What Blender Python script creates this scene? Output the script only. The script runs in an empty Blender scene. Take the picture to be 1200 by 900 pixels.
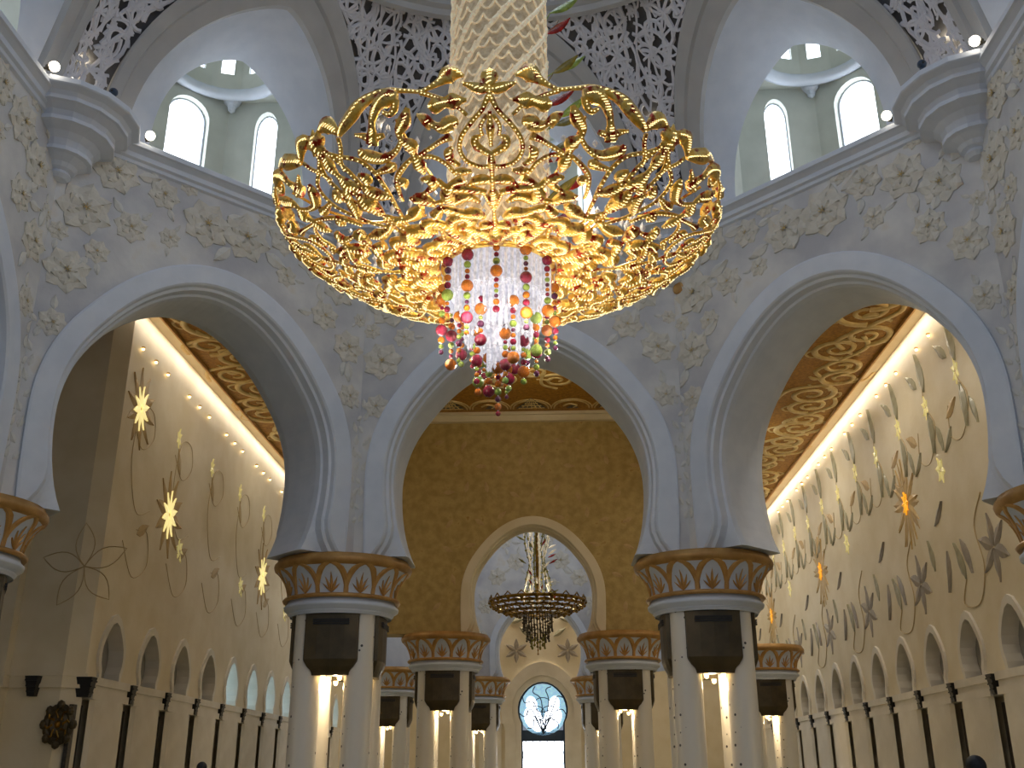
import bpy, bmesh, math, random
from math import sin, cos, pi, radians, sqrt, atan2, hypot
from mathutils import Vector, Matrix, Quaternion
from mathutils.geometry import tessellate_polygon

random.seed(7)
S = bpy.context.scene
COL = S.collection

# ------------------------------------------------------------------ camera
CAM_POS = Vector((1.143, -22.427, 1.6))
cam_d = bpy.data.cameras.new('camera')
cam = bpy.data.objects.new('camera', cam_d)
COL.objects.link(cam)
cam_d.sensor_width = 36.0
cam_d.lens = 36.0 * 1200.44 / 1200.0
cam_d.clip_start, cam_d.clip_end = 0.1, 400
cam.matrix_world = Matrix.Translation(CAM_POS) @ (Matrix.Rotation(radians(2.215), 4, 'Z') @ Matrix.Rotation(radians(90 + 20.818), 4, 'X') @ Matrix.Rotation(radians(-0.134), 4, 'Z'))
S.camera = cam

# ------------------------------------------------------------------ world, exposure
W = bpy.data.worlds.new('daylight')
W.use_nodes = True
S.world = W
W.node_tree.nodes['Background'].inputs['Color'].default_value = (0.66, 0.78, 1.0, 1)
W.node_tree.nodes['Background'].inputs['Strength'].default_value = 0.30
S.view_settings.view_transform = 'Standard'
S.view_settings.look = 'None'
S.view_settings.gamma = 1.0
S.view_settings.use_curve_mapping = False
S.view_settings.exposure = 0.0

WARM = (1.0, 0.91, 0.76)
def area(name, loc, rot, sx, sy, power, color=WARM):
    d = bpy.data.lights.new(name, 'AREA'); d.shape = 'RECTANGLE'; d.size = sx; d.size_y = sy
    d.energy = power; d.color = color
    o = bpy.data.objects.new(name, d); COL.objects.link(o); o.location = loc; o.rotation_euler = rot
    return o
def point(name, loc, power, color=WARM, r=0.1):
    d = bpy.data.lights.new(name, 'POINT'); d.energy = power; d.color = color; d.shadow_soft_size = r
    o = bpy.data.objects.new(name, d); COL.objects.link(o); o.location = loc
    return o
# cove lamps along the top of both aisle walls
area('cove_light', (-17.9, 49, 22.5), (0, radians(8), 0), 0.25, 56, 800)
area('cove_light', (18.95, 44, 22.5), (0, radians(-8), 0), 0.25, 64, 1050)
for y_ in (14, 28, 42, 56, 70):  # added fill spots without fixtures, brightening the aisle walls
    for x_, p_ in ((14.2, 1150), (-14.0, 430)):
        if x_ < 0 and y_ < 20: continue
        ld = bpy.data.lights.new('aisle_fill_light', 'SPOT'); ld.energy = p_; ld.color = WARM; ld.spot_size = radians(160); ld.spot_blend = .5; ld.shadow_soft_size = .4
        lo = bpy.data.objects.new('aisle_fill_light', ld); COL.objects.link(lo); lo.location = (x_, y_, 22.4)
area('cove_light', (0, 83.5, 21.0), (radians(-25), 0, 0), 14, 0.5, 1500)
# middle bay light, and an added light inside the second dome
point('bay_light', (0, 28, 20.5), 330, (1.0, 0.86, 0.60), 1.5)
point('dome_light', (0, 53, 22), 1500, (0.92, 0.95, 1.0), 2.0)
# daylight from the clerestory of the big dome
area('dome_daylight', (0, 0, 31.5), (0, 0, 0), 9, 9, 700, (0.72, 0.84, 1.0))

# ------------------------------------------------------------------ helpers
def lin(c):
    return tuple(((v / 255) / 12.92 if v / 255 <= 0.04045 else ((v / 255 + 0.055) / 1.055) ** 2.4) for v in c) + (1,)
def material(name, c1, c2=None, scale=2.0, rough=0.6, metal=0.0, bump=0.0, bscale=None, detail=4, emit=None, strength=0.0, c3=None, spec=None, tex='noise', stops=(0.35, 0.65), trans=0.0):
    m = bpy.data.materials.new(name); m.use_nodes = True
    nt = m.node_tree; b = nt.nodes['Principled BSDF']
    b.inputs['Base Color'].default_value = lin(c1)
    b.inputs['Roughness'].default_value = rough
    b.inputs['Metallic'].default_value = metal
    if trans: b.inputs['Transmission Weight'].default_value = trans
    if spec is not None: b.inputs['Specular IOR Level'].default_value = spec
    tc = nt.nodes.new('ShaderNodeTexCoord')
    if c2 is not None:
        if tex == 'voronoi':
            t = nt.nodes.new('ShaderNodeTexVoronoi'); t.inputs['Scale'].default_value = scale; out = t.outputs['Distance']
        else:
            t = nt.nodes.new('ShaderNodeTexNoise'); t.inputs['Scale'].default_value = scale; t.inputs['Detail'].default_value = detail; out = t.outputs['Fac']
        nt.links.new(tc.outputs['Object'], t.inputs['Vector'])
        r = nt.nodes.new('ShaderNodeValToRGB')
        r.color_ramp.elements[0].position = stops[0]; r.color_ramp.elements[0].color = lin(c1)
        r.color_ramp.elements[1].position = stops[1]; r.color_ramp.elements[1].color = lin(c2)
        if c3 is not None:
            e = r.color_ramp.elements.new(min(0.98, stops[1] + 0.12)); e.color = lin(c3)
        nt.links.new(out, r.inputs['Fac']); nt.links.new(r.outputs['Color'], b.inputs['Base Color'])
    if bump:
        n2 = nt.nodes.new('ShaderNodeTexNoise'); n2.inputs['Scale'].default_value = bscale or scale * 4; n2.inputs['Detail'].default_value = 5
        nt.links.new(tc.outputs['Object'], n2.inputs['Vector'])
        bp = nt.nodes.new('ShaderNodeBump'); bp.inputs['Strength'].default_value = bump; bp.inputs['Distance'].default_value = 0.05
        nt.links.new(n2.outputs['Fac'], bp.inputs['Height']); nt.links.new(bp.outputs['Normal'], b.inputs['Normal'])
    if emit is not None:
        b.inputs['Emission Color'].default_value = lin(emit); b.inputs['Emission Strength'].default_value = strength
    return m
M = {}
M['marble'] = material('floral_marble', (178, 180, 188), (212, 212, 212), 0.55, 0.5, bump=0.35, bscale=2.5, c3=(206, 196, 178), detail=8)
M['petal'] = material('petal_marble', (214, 210, 200), (196, 192, 182), 1.6, 0.5, bump=0.2, bscale=6)
M['stamen'] = material('stamen_gold', (205, 184, 130), (180, 156, 104), 8, 0.4, 0.2)
M['leafrelief'] = material('leaf_marble', (212, 212, 209), (202, 200, 194), 1.5, 0.45, bump=0.1)
M['plaster'] = material('white_plaster', (212, 219, 232), (204, 212, 226), 1.5, 0.55, bump=0.05, bscale=8)
M['rib'] = material('rib_plaster', (180, 180, 180), (172, 172, 173), 1.0, 0.6)
M['lattice'] = material('lattice_plaster', (214, 214, 222), (204, 204, 212), 2.0, 0.55)
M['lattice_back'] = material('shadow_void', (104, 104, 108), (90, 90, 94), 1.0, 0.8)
M['turret'] = material('turret_stone', (205, 208, 200), (192, 196, 188), 0.8, 0.6, bump=0.05)
M['cream'] = material('cream_stone', (228, 216, 190), (218, 204, 172), 0.6, 0.5, bump=0.12, bscale=5, detail=6)
M['creamlight'] = material('pale_cream_stone', (226, 219, 206), (214, 206, 190), 0.8, 0.5, bump=0.06)
M['goldwall'] = material('ochre_mosaic', (164, 140, 80), (188, 163, 102), 2.2, 0.55, bump=0.3, bscale=9, detail=9, c3=(150, 114, 52))
M['ceil'] = material('gold_leaf_ceiling', (146, 98, 24), (184, 134, 44), 6.0, 0.55, 0.1, bump=0.4, bscale=14, detail=8)
M['scroll'] = material('pale_gold_scroll', (226, 204, 150), (210, 182, 120), 3.0, 0.5, 0.1)
M['capgold'] = material('capital_gold', (204, 160, 96), (182, 136, 76), 2.5, 0.45, 0.25, bump=0.1)
M['rimgold'] = material('capital_rim_gold', (190, 148, 86), (164, 122, 66), 2.0, 0.4, 0.3, bump=0.2)
M['bronze'] = material('dark_bronze', (84, 72, 48), (66, 56, 36), 1.5, 0.4, 0.35)
M['slot'] = material('black_grille', (22, 20, 18), rough=0.5)
M['shaft'] = material('inlaid_white_marble', (70, 66, 64), (226, 220, 208), 2.6, 0.3, tex='voronoi', stops=(0.11, 0.14))
M['gold'] = material('crystal_gold', (255, 200, 84), (255, 218, 124), 4.5, 0.32, 0.6, c3=(176, 50, 14), stops=(0.40, 0.52), bump=0.5, bscale=22, detail=3)
M['gold2'] = material('dark_gold', (176, 132, 50), (96, 74, 30), 2.5, 0.3, 0.9, c3=(90, 30, 14))
M['bead'] = material('led_crystal', (255, 240, 200), rough=0.2, emit=(255, 232, 165), strength=1.8)  # glow raised to put bright highlights on the gold scrolls
M['crystal'] = material('clear_crystal', (235, 240, 248), (190, 200, 215), 9, 0.08, 0.0, emit=(235, 240, 255), strength=0.10)  # slight glow put in for the light the crystals catch
M['crystalglow'] = material('lit_crystal_rods', (206, 206, 214), (130, 130, 146), 9, 0.2, emit=(246, 244, 250), strength=0.42)
M['stem'] = material('stem_crystal', (222, 204, 170), (176, 152, 116), 6, 0.3, 0.15, emit=(255, 232, 190), strength=0.09, bump=0.6, bscale=10)  # faint glow put into stem and ropes to brighten the column
M['rope'] = material('stem_rope', (250, 238, 208), (214, 190, 148), 9, 0.3, 0.2, emit=(255, 238, 204), strength=0.22, bump=0.4, bscale=24)
for k, c in (('green', (168, 196, 88)), ('orange', (226, 128, 34)), ('maroon', (158, 32, 66)), ('redglass', (170, 44, 36)), ('olive', (150, 140, 60)), ('violet', (104, 46, 84))):
    M[k] = material(k + '_glass', c, tuple(int(v * .8) for v in c), 7, 0.15, bump=0.5, bscale=30)
M['pane'] = material('daylit_pane', (240, 245, 255), rough=0.2, emit=(238, 246, 255), strength=4.2)
M['skypane'] = material('pale_blue_pane', (200, 226, 240), rough=0.2, emit=(188, 222, 240), strength=1.05)
M['bulb'] = material('lit_bulb', (255, 240, 210), rough=0.3, emit=(255, 240, 214), strength=9.0)
M['warmbulb'] = material('warm_bulb', (255, 225, 170), rough=0.3, emit=(255, 214, 140), strength=8.0)
M['niche'] = material('grey_niche_glass', (150, 146, 138), (134, 132, 126), 1.0, 0.25)
M['dark'] = material('dark_panel', (48, 42, 38), (74, 66, 58), 9, 0.3)
M['inlayleaf'] = material('grey_leaf_inlay', (172, 166, 138), (150, 144, 118), 2, 0.4)
M['inlayblue'] = material('slate_petal_inlay', (162, 150, 134), (140, 132, 122), 2, 0.4)
M['inlaytan'] = material('tan_inlay', (196, 168, 118), (180, 150, 100), 2, 0.45)
M['vine'] = material('vine_inlay', (196, 172, 126), (184, 158, 112), 2, 0.5)
M['goldpetal'] = material('amber_petal_inlay', (200, 172, 116), (192, 156, 88), 4, 0.4)
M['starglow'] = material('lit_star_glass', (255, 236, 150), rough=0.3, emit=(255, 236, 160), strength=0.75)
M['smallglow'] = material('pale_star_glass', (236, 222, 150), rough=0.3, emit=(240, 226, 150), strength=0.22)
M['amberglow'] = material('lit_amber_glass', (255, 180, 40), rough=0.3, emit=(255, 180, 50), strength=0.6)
M['floor'] = material('carpet', (150, 150, 120), (170, 160, 130), 0.4, 0.9)
M['stainblue'] = material('blue_stained_glass', (130, 190, 220), (60, 110, 170), 2.5, 0.2, emit=(170, 215, 235), strength=0.75)
M['lead'] = material('window_lead', (40, 60, 84), rough=0.5)
M['exitgreen'] = material('lit_green_sign', (120, 220, 170), rough=0.4, emit=(150, 235, 190), strength=1.0)
M['skin'] = material('skin', (176, 128, 100), rough=0.5)
M['hair'] = material('black_hair', (18, 15, 14), (34, 28, 25), 40, 0.5)
M['cloth'] = material('dark_cloth', (30, 30, 36), (44, 44, 50), 12, 0.8)

class MB:
    def __init__(s): s.v = []; s.f = []; s.m = []
    def add(s, vs, fs, mi=0):
        o = len(s.v); s.v += [tuple(p) for p in vs]
        s.f += [tuple(i + o for i in f) for f in fs]; s.m += [mi] * len(fs)
    def box(s, x0, x1, y0, y1, z0, z1, mi=0):
        s.add([(x0, y0, z0), (x1, y0, z0), (x1, y1, z0), (x0, y1, z0), (x0, y0, z1), (x1, y0, z1), (x1, y1, z1), (x0, y1, z1)],
              [(0, 3, 2, 1), (4, 5, 6, 7), (0, 1, 5, 4), (1, 2, 6, 5), (2, 3, 7, 6), (3, 0, 4, 7)], mi)
    def quad(s, a, b, c, d, mi=0): s.add([a, b, c, d], [(0, 1, 2, 3)], mi)
    def grid(s, rows, mi=0, closed=False):
        n = len(rows[0]); vs = [p for r in rows for p in r]; fs = []
        for i in range(len(rows) - 1):
            for j in range(n if closed else n - 1):
                j2 = (j + 1) % n
                fs.append((i * n + j, i * n + j2, (i + 1) * n + j2, (i + 1) * n + j))
        s.add(vs, fs, mi)
    def lathe(s, prof, n=24, mi=0, c=(0, 0, 0), cap=True):
        rows = [[(c[0] + r * cos(2 * pi * k / n), c[1] + r * sin(2 * pi * k / n), c[2] + z) for k in range(n)] for r, z in prof]
        s.grid(rows, mi, True)
        if cap:
            s.add(rows[0], [tuple(range(n))[::-1]], mi); s.add(rows[-1], [tuple(range(n))], mi)
    def poly(s, pts3, mi=0):
        tri = tessellate_polygon([[Vector(p) for p in pts3]])
        s.add(pts3, [tuple(t) for t in tri], mi)
    def tube(s, pts, rads, n=5, mi=0, caps=True, flat=1.0, up=None):
        pts = [Vector(p) for p in pts]; rows = []
        t0 = (pts[1] - pts[0]).normalized(); ref = Vector(up) if up is not None else (Vector((0, 0, 1)) if abs(t0.z) < .9 else Vector((1, 0, 0)))
        nrm = (ref - t0 * ref.dot(t0)).normalized()
        for i, p in enumerate(pts):
            a = pts[max(0, i - 1)]; b = pts[min(len(pts) - 1, i + 1)]
            t = (b - a)
            t = t.normalized() if t.length > 1e-9 else t0
            nrm = nrm - t * nrm.dot(t)
            nrm = nrm.normalized() if nrm.length > 1e-6 else Vector((1, 0, 0))
            bi = t.cross(nrm); r = rads[i] if hasattr(rads, '__len__') else rads
            rows.append([tuple(p + nrm * (r * flat * cos(2 * pi * k / n)) + bi * (r * sin(2 * pi * k / n))) for k in range(n)])
        s.grid(rows, mi, True)
        if caps:
            s.add(rows[0], [tuple(range(n))[::-1]], mi); s.add(rows[-1], [tuple(range(n))], mi)
    def ball(s, c, r, n=10, m=6, mi=0):
        prof = [(r * sin(pi * k / m), -r * cos(pi * k / m)) for k in range(1, m)]
        rows = [[(c[0] + q * cos(2 * pi * k / n), c[1] + q * sin(2 * pi * k / n), c[2] + z) for k in range(n)] for q, z in prof]
        o = len(s.v); s.grid(rows, mi, True)
        top = len(s.v); s.v.append((c[0], c[1], c[2] - r)); s.v.append((c[0], c[1], c[2] + r))
        L = o + n * (len(rows) - 1)
        for k in range(n):
            s.f.append((top, o + (k + 1) % n, o + k)); s.m.append(mi)
            s.f.append((top + 1, L + k, L + (k + 1) % n)); s.m.append(mi)
    def octa(s, c, r, h=None, mi=0):
        h = h or r; x, y, z = c
        s.add([(x + r, y, z), (x, y + r, z), (x - r, y, z), (x, y - r, z), (x, y, z + h), (x, y, z - h)],
              [(0, 1, 4), (1, 2, 4), (2, 3, 4), (3, 0, 4), (1, 0, 5), (2, 1, 5), (3, 2, 5), (0, 3, 5)], mi)
    def mesh(s, name, mats, smooth=False):
        me = bpy.data.meshes.new(name); me.from_pydata(s.v, [], s.f)
        if not isinstance(mats, (list, tuple)): mats = [mats]
        for m in mats: me.materials.append(M[m])
        if len(mats) > 1: me.polygons.foreach_set('material_index', s.m)
        if smooth: me.polygons.foreach_set('use_smooth', [True] * len(s.f))
        me.update()
        return me
def link(name, me, parent=None, loc=None, rz=None, scale=None, **props):
    o = bpy.data.objects.new(name, me); COL.objects.link(o)
    if parent: o.parent = parent
    if loc is not None: o.location = loc
    if rz is not None: o.rotation_euler = (0, 0, rz)
    if scale is not None: o.scale = scale if hasattr(scale, '__len__') else (scale,) * 3
    for k, v in props.items(): o[k] = v
    return o
def fixn(me):
    bm = bmesh.new(); bm.from_mesh(me); bmesh.ops.recalc_face_normals(bm, faces=bm.faces); bm.to_mesh(me); bm.free(); return me
def part(name, mb, mats, parent, smooth=False, **k): return link(name, fixn(mb.mesh(name, mats, smooth)), parent, **k)
def thing(name, label, cat, loc=(0, 0, 0), rz=0, group=None):
    o = link(name, None, None, loc, rz, label=label, category=cat)
    o.empty_display_size = .2
    if group: o['group'] = group
    return o
def copy_tree(o, parent=None):
    c = o.copy(); COL.objects.link(c); c.parent = parent
    for ch in o.children: copy_tree(ch, c)
    return c
def struct(name, mb, mats, rz=0, loc=(0, 0, 0), smooth=False, **k):
    return link(name, fixn(mb.mesh(name, mats, smooth)), None, loc, rz, kind='structure', **k)
def spline(pts, sub=4):
    """Catmull-Rom through tuples of any length"""
    out = []; n = len(pts)
    for i in range(n - 1):
        p0 = pts[max(0, i - 1)]; p1 = pts[i]; p2 = pts[i + 1]; p3 = pts[min(n - 1, i + 2)]
        for k in range(sub):
            t = k / sub
            out.append(tuple(.5 * (2 * b + (c - a) * t + (2 * a - 5 * b + 4 * c - d) * t * t + (3 * b - a - 3 * c + d) * t ** 3) for a, b, c, d in zip(p0, p1, p2, p3)))
    out.append(tuple(pts[-1])); return out
ORD = ['first', 'second', 'third', 'fourth', 'fifth', 'sixth', 'seventh', 'eighth', 'ninth', 'tenth', 'eleventh', 'twelfth', 'thirteenth', 'fourteenth', 'fifteenth', 'sixteenth', 'seventeenth', 'eighteenth', 'nineteenth', 'twentieth']

# ------------------------------------------------------------------ shared reliefs (face looks toward local -Y, i.e. into the room)
def leaf_outline(L, w, n=5):
    up = [(L * k / n, w * sin(pi * (k / n) ** .8)) for k in range(n + 1)]
    return up
def add_leaf(mb, ang, L, w, base=0.0, h=0.03, lift=0.03, mi=0, cx=0, cz=0):
    """pointed leaf lying on the wall plane (x,z), raised toward -Y"""
    ca, sa = cos(ang), sin(ang); pr = leaf_outline(L, w, 4)
    P = lambda a, b, y: (cx + (base + a) * ca - b * sa, y, cz + (base + a) * sa + b * ca)
    mid = [P(a, 0, -(h + lift * (.4 + a / L))) for a, b in pr]
    lt = [P(a, b, -h * .6) for a, b in pr]; rt = [P(a, -b, -h * .6) for a, b in pr]
    lb = [P(a, b, 0.02) for a, b in pr]; rb = [P(a, -b, 0.02) for a, b in pr]
    mb.grid([lb, lt, mid, rt, rb], mi)
def flower_mesh():
    mb = MB()
    for k in range(7): add_leaf(mb, 2 * pi * k / 7 + .2, .82, .42, .2, .04 + .03 * (k % 3), .04)
    for k in range(6): add_leaf(mb, 2 * pi * k / 6, .60, .33, .08, .11 + .03 * (k % 2), .05)
    for k in range(5): add_leaf(mb, 2 * pi * k / 5 + .4, .34, .17, .06, .15, .06)
    return fixn(mb.mesh('flower', ['petal']))
def stamen_mesh():
    mb = MB()
    for k in range(6):
        a = 2 * pi * k / 6
        mb.tube([(0, -.18, 0), (.10 * cos(a), -.24, .10 * sin(a)), (.14 * cos(a), -.25, .14 * sin(a))], [.018, .015, .025], 4)
    mb.ball((0, -.19, 0), .05, 6, 4)
    return fixn(mb.mesh('stamen', ['stamen']))
FLOWER = flower_mesh(); STAMEN = stamen_mesh()
def leaf_mesh(mat, L=1.0, w=.2, h=.03):
    mb = MB(); add_leaf(mb, 0, L, w, 0, h, h)
    return fixn(mb.mesh('leaf', [mat]))
LEAFREL = leaf_mesh('leafrelief', 1.0, .25, .06)
def put(name, me, parent, u, a, z, rot=0.0, sc=1.0, **k):
    o = link(name, me, parent, (u, a, z), scale=sc, **k)
    o.rotation_euler = (0, -rot, 0)
    return o
# ------------------------------------------------------------------ keyhole arches
SPR = 12.2
def arch_curve(R=4.85, off=0.0, n=44, k=1.0, foot=9.2, tip=0.65):
    """horseshoe arch with a soft point: list of (u, z); k scales it about the foot line"""
    pts = []; low = SPR - foot; r = R + off
    cut_in = .62
    f = max(0.0, 1 - off / 1.05 * .85)
    for i in range(9):
        s = 1 - i / 8
        u = r - cut_in * f * (1 - sqrt(max(0, 1 - s * s * .62))) / (1 - sqrt(1 - .62))
        pts.append((-u, SPR - low * s))
    for i in range(1, n):
        a = pi - pi * i / n
        u = r * cos(a); z = SPR + r * sin(a)
        if abs(u) < 4.2 * r / 5.3: z += tip * (1 - (u / (4.2 * r / 5.3)) ** 2) ** 1.3
        pts.append((u, z))
    pts += [(-u, z) for u, z in pts[:9][::-1]]
    return [(u * k, foot + (z - foot) * k) for u, z in pts]
def arch_wall(name, az, a0, hw, ztop, thick, k=1.0, foot=9.2, base_mat='marble', band_mat='plaster', loc=(0, 0, 0), hw_back=None, centre=0.0):
    """wall plate with a keyhole arch, local axes u / outward / up"""
    band = arch_curve(off=1.05, k=k, foot=foot); hole = arch_curve(off=.25, k=k, foot=foot)
    mb = MB(); hb = hw_back or hw
    poly = [(-hw, a0, foot), (-hw, a0, ztop), (hw, a0, ztop), (hw, a0, foot)] + [(u, a0, z) for u, z in band[::-1]]
    mb.poly(poly)
    ab = a0 + thick
    mb.poly([(-hb, ab, foot), (-hb, ab, ztop), (hb, ab, ztop), (hb, ab, foot)] + [(u, ab, z) for u, z in band[::-1]])
    mb.quad((-hw, a0, foot), (-hw, a0, ztop), (-hb, ab, ztop), (-hb, ab, foot)); mb.quad((hw, a0, foot), (hw, a0, ztop), (hb, ab, ztop), (hb, ab, foot))
    mb.quad((-hw, a0, ztop), (hw, a0, ztop), (hb, ab, ztop), (-hb, ab, ztop))
    for s in (-1, 1):
        mb.quad((s * hw, a0, foot), (s * band[0][0] * -1, a0, foot), (s * band[0][0] * -1, ab, foot), (s * hb, ab, foot))
    w = struct(name, mb, [base_mat], -radians(az), loc)
    # moulded band round the opening: (offset, depth)
    prof = [(1.05, 0.02), (1.05, -.10), (.98, -.12), (.36, -.12), (.30, -.06), (.26, .10), (.16, .14), (.12, .45), (.04, .5), (0, .75), (0, thick - .75), (.04, thick - .5), (.12, thick - .45), (.16, thick - .14), (.26, thick - .1), (.30, thick + .06), (.36, thick + .12), (1.05, thick + .12), (1.05, thick - .02)]
    rows = []
    for off, d in prof:
        ch_ = .75 * k if off <= .37 and (d < .5 or d > thick - .5) else 0
        rows.append([(u + math.copysign(ch_ * max(0, (foot + 1.25 * k - z) / (1.25 * k)) ** 2, u), a0 + d, z) for u, z in arch_curve(off=off, k=k, foot=foot)])
    b = MB(); b.grid(rows)
    for e in (0, -1): b.poly([r[e] for r in rows])
    bo = part('archivolt', b, [band_mat], w)
    me = bo.data
    return w
def inside_band(u, z, off=1.05, k=1.0, foot=9.2):
    r = (4.85 + off) * k; zc = foot + (SPR - foot) * k
    return (z < zc and abs(u) < r) or hypot(u, max(0, z - zc) * .93) < r

FL = [(-4.35, 21.1, .85), (-5.2, 19.3, .95), (-2.6, 20.9, .6), (-.9, 20.35, .95), (.7, 20.4, 1.0), (2.3, 20.9, .7), (3.7, 20.5, .85), (4.9, 19.7, .8), (5.5, 21.3, .55), (-5.45, 16.9, .8), (-3.6, 19.2, .6), (4.3, 18.3, .62), (5.45, 17.3, .7), (-1.7, 21.6, .4), (1.5, 21.6, .45), (-5.6, 15.0, .5), (5.65, 15.3, .5), (-4.6, 17.9, .45), (2.5, 19.4, .45), (-2.2, 19.3, .4), (-5.9, 18.2, .35), (5.95, 18.6, .3), (-5.95, 21.9, .35), (4.2, 21.7, .4)]
def dress_wall(w, a0, seed, k=1.0, hw=6.2, ztop=21.9, fl=FL, extra=10):
    rnd = random.Random(seed)
    for u, z, r in fl:
        o = put('flower', FLOWER, w, u, a0, z, rnd.uniform(0, 6), (r, r * .8, r))
        link('stamen', STAMEN, o)
        for j in range(rnd.choice((1, 2, 2))):
            ang = rnd.uniform(0, 2 * pi); L = r * rnd.uniform(.8, 1.2)
            uu = u + cos(ang) * r * .9; zz = z + sin(ang) * r * .9; eu = uu + cos(ang) * L; ez = zz + sin(ang) * L
            if abs(eu) < hw and abs(uu) < hw and ez < ztop and not inside_band(eu, ez, k=k) and not inside_band(uu, zz, k=k) and ez > 9.6:
                put('leaf', LEAFREL, w, uu, a0, zz, ang, L)
    for s in (-1, 1):
        for j in range(extra):
            z = 10.4 + j * .5
            ang = pi / 2 + s * rnd.uniform(-.5, .5) + (0.5 if j % 2 else -.5)
            put('leaf', LEAFREL, w, s * (hw - .13), a0, z, ang, .42)

A0 = 15.0; VH = A0 * math.tan(pi / 8); TH = 3.4; VB = (A0 + TH) * math.tan(pi / 8)
SIDES = [('far', 0), ('far_left', -45), ('far_right', 45), ('left', -90), ('right', 90)]
walls = {}
for nm, az in SIDES:
    walls[nm] = arch_wall('wall_' + nm, az, A0, VH, 22.3, TH, hw_back=VB)
    dress_wall(walls[nm], A0, 11 + az)

# cornice round the octagon, one trim piece per side
CPROF = [(0, 21.55), (.10, 21.6), (.12, 21.72), (.22, 21.78), (.24, 21.95), (.38, 22.08), (.46, 22.12), (.46, 22.3), (.30, 22.42), (-.3, 22.42)]
def cornice_mb(a0, prof):
    mb = MB(); rows = []
    for d, z in prof:
        a = a0 - d; t = a * math.tan(pi / 8); rows.append([(-t, a, z), (t, a, z)])
    mb.grid(rows); return mb
for i, (nm, az) in enumerate(SIDES):
    struct('trim_%d' % (i + 1), cornice_mb(A0, CPROF), ['plaster'], -radians(az))
# stepped corbels at the corners
cor = MB()
cor.lathe([(.05, 19.9), (.3, 19.95), (.42, 20.08), (.36, 20.2), (.5, 20.26), (.58, 20.4), (.85, 20.56), (1.0, 20.6), (1.0, 20.74), (.92, 20.78), (1.0, 21.0), (1.2, 21.18), (1.55, 21.3), (1.62, 21.32), (1.62, 21.46), (1.52, 21.5), (1.62, 21.68), (1.9, 21.82), (2.0, 21.84), (2.0, 21.98), (2.1, 22.1), (2.32, 22.2), (2.36, 22.24), (2.36, 22.42), (2.1, 22.5)], 16)
CME = fixn(cor.mesh('corbel', ['plaster']))
FLW = None
for i, v in enumerate([(-A0, VH), (-VH, A0), (VH, A0), (A0, VH)]):
    link('trim_%d' % (i + 6), CME, None, (v[0], v[1], 0), atan2(v[1], v[0]) + pi / 16, kind='structure')

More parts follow.
